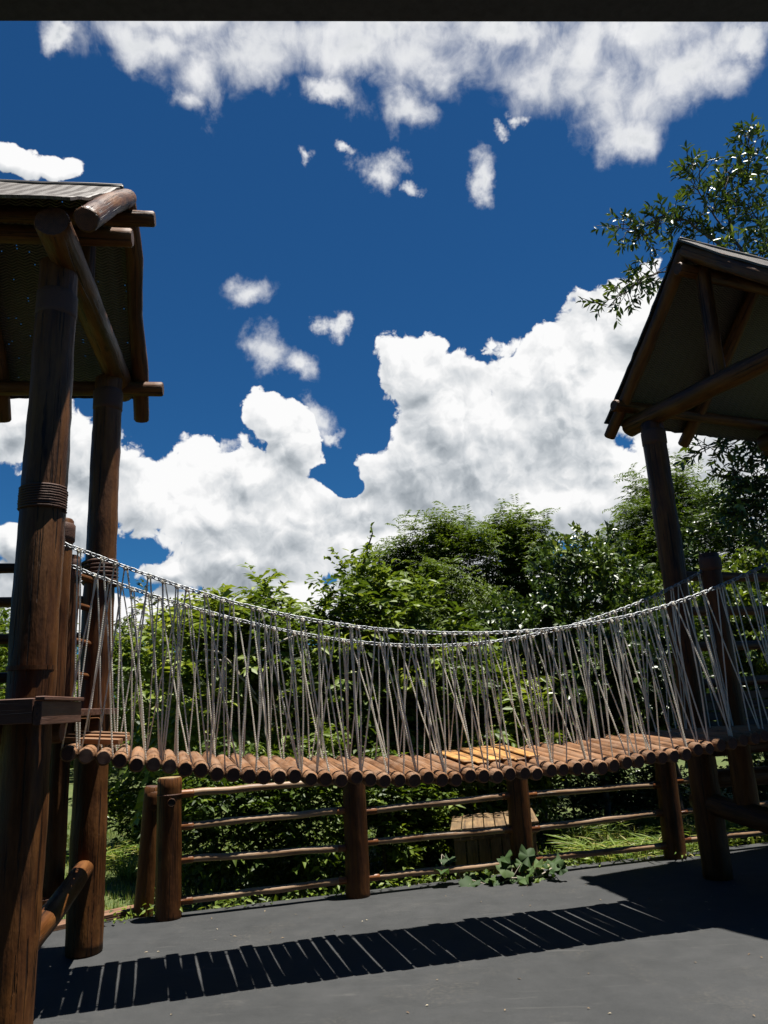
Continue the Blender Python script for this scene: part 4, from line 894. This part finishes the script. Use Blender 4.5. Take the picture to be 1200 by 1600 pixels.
def warp(scale, amp, detail, rough=.55):
    c = n2(P, scale, detail, rough, 1); return t.vmath('ADD', P, t.vmath('MULTIPLY', t.vmath('SUBTRACT', c, (.5, .5, .5)), (amp, amp, 0)))
def billow(p, scale, detail):
    v = t.new('ShaderNodeTexVoronoi', voronoi_dimensions='2D', feature='F1'); t.put(v.inputs['Vector'], p); v.inputs['Scale'].default_value = scale
    v.inputs['Detail'].default_value = detail; v.inputs['Roughness'].default_value = .52; v.inputs['Lacunarity'].default_value = 2.15; v.normalize = True
    return v.outputs['Distance']
# heaped cumulus
Pw = warp(.14, 4.0, 3)
f = field(Pw, CB, .22); fu = field(t.vmath('ADD', Pw, (.4, 1.3, 0)), CB, .22)
wv = t.vmath('ADD', P, t.vmath('SCALE', n2(P, .30, 5, .55, 1), 2.2))
b0 = billow(wv, .30, 4); b1 = billow(t.vmath('ADD', wv, (.30, .62, 0)), .30, 3)
fb0 = n2(wv, .22, 7, .52); fb1 = n2(t.vmath('ADD', wv, (.5, 1.1, 0)), .22, 4, .5)
puff = t.math('SUBTRACT', .42, b0)
dens = t.math('ADD', t.math('MULTIPLY', f, .75), t.math('ADD', t.math('MULTIPLY', puff, 1.1), t.math('MULTIPLY', t.math('SUBTRACT', fb0, .5), .9)))
for (a, e, ra, re) in HB:      # blue gaps
    l = t.vmath('LENGTH', t.vmath('MULTIPLY_ADD', Pw, (1 / ra, 1 / re, 0), (-a / ra, -e / re, 0)), out=1)
    dens = t.math('SUBTRACT', dens, t.mapr(l, .0, 2.0, .95, 0, False))
ac = t.mapr(dens, .0, .11, 0, 1, True)
lit = t.math('MULTIPLY_ADD', t.math('SUBTRACT', b1, b0), 1.45, t.math('MULTIPLY', t.math('SUBTRACT', fb0, fb1), .35))
big = n2(t.vmath('ADD', Pw, (31, 7, 0)), .15, 2.5, .5)
edge = t.mapr(dens, .0, .5, .22, 0, True)
sh = t.math('ADD', t.math('ADD', .65, lit), t.math('MULTIPLY_ADD', t.math('SUBTRACT', big, .5), 1.25, t.math('MULTIPLY', t.math('SUBTRACT', f, fu), .75)))
sh = t.math('ADD', sh, edge)
cc = t.ramp(sh, [(.05, (.33, .37, .41)), (.32, (.50, .54, .58)), (.58, (.72, .75, .78)), (.82, (.92, .93, .94)), (1, (1.06, 1.06, 1.06))])
# ragged thin cloud
f2 = field(warp(.12, 7.0, 6, .62), WB, .3)
fb2 = n2(t.vmath('MULTIPLY', Pw, (1.15, .88, 1)), .22, 9, .56)
d2 = t.math('ADD', t.math('MULTIPLY', f2, .9), t.math('MULTIPLY', t.math('SUBTRACT', fb2, .5), 2.1))
aw = t.mapr(d2, -.35, 1.05, 0, .97, True)
cw = t.ramp(t.math('ADD', t.math('MULTIPLY_ADD', t.math('SUBTRACT', fb0, .5), .5, .86), t.math('SUBTRACT', .12, t.mapr(d2, .5, 1.5, 0, .40, True))), [(.3, (.40, .44, .49)), (.6, (.66, .69, .73)), (.85, (.93, .94, .95)), (1, (1.04, 1.04, 1.04))])
k = CLOUD_GAIN / GAIN / SKY_STR
full = t.mix(aw, skyc, t.vmath('SCALE', cw, k)); full = t.mix(ac, full, t.vmath('SCALE', cc, k))
bg2 = t.new('ShaderNodeBackground'); bg2.inputs['Strength'].default_value = SKY_STR; t.put(bg2.inputs['Color'], full)
front = t.math('MULTIPLY', t.math('GREATER_THAN', sp.outputs[1], .45), t.math('GREATER_THAN', sp.outputs[2], -.02))
mx = t.new('ShaderNodeMixShader'); t.put(mx.inputs[0], front); t.l.new(bg.outputs[0], mx.inputs[1]); t.l.new(bg2.outputs[0], mx.inputs[2]); t.l.new(mx.outputs[0], wout.inputs['Surface'])
W.cycles.sampling_method = 'NONE'

vs_ = SC.view_settings; vs_.view_transform = 'Standard'; vs_.look = 'None'; vs_.exposure = EXPO; vs_.gamma = 1.0
SC.render.resolution_x = 768; SC.render.resolution_y = 1024
c = SC.cycles; c.max_bounces = 6; c.diffuse_bounces = 3; c.glossy_bounces = 3; c.transmission_bounces = 4; c.transparent_max_bounces = 12
c.use_denoising = True; c.denoiser = 'OPENIMAGEDENOISE'; c.sample_clamp_indirect = 6; c.caustics_reflective = False; c.caustics_refractive = False
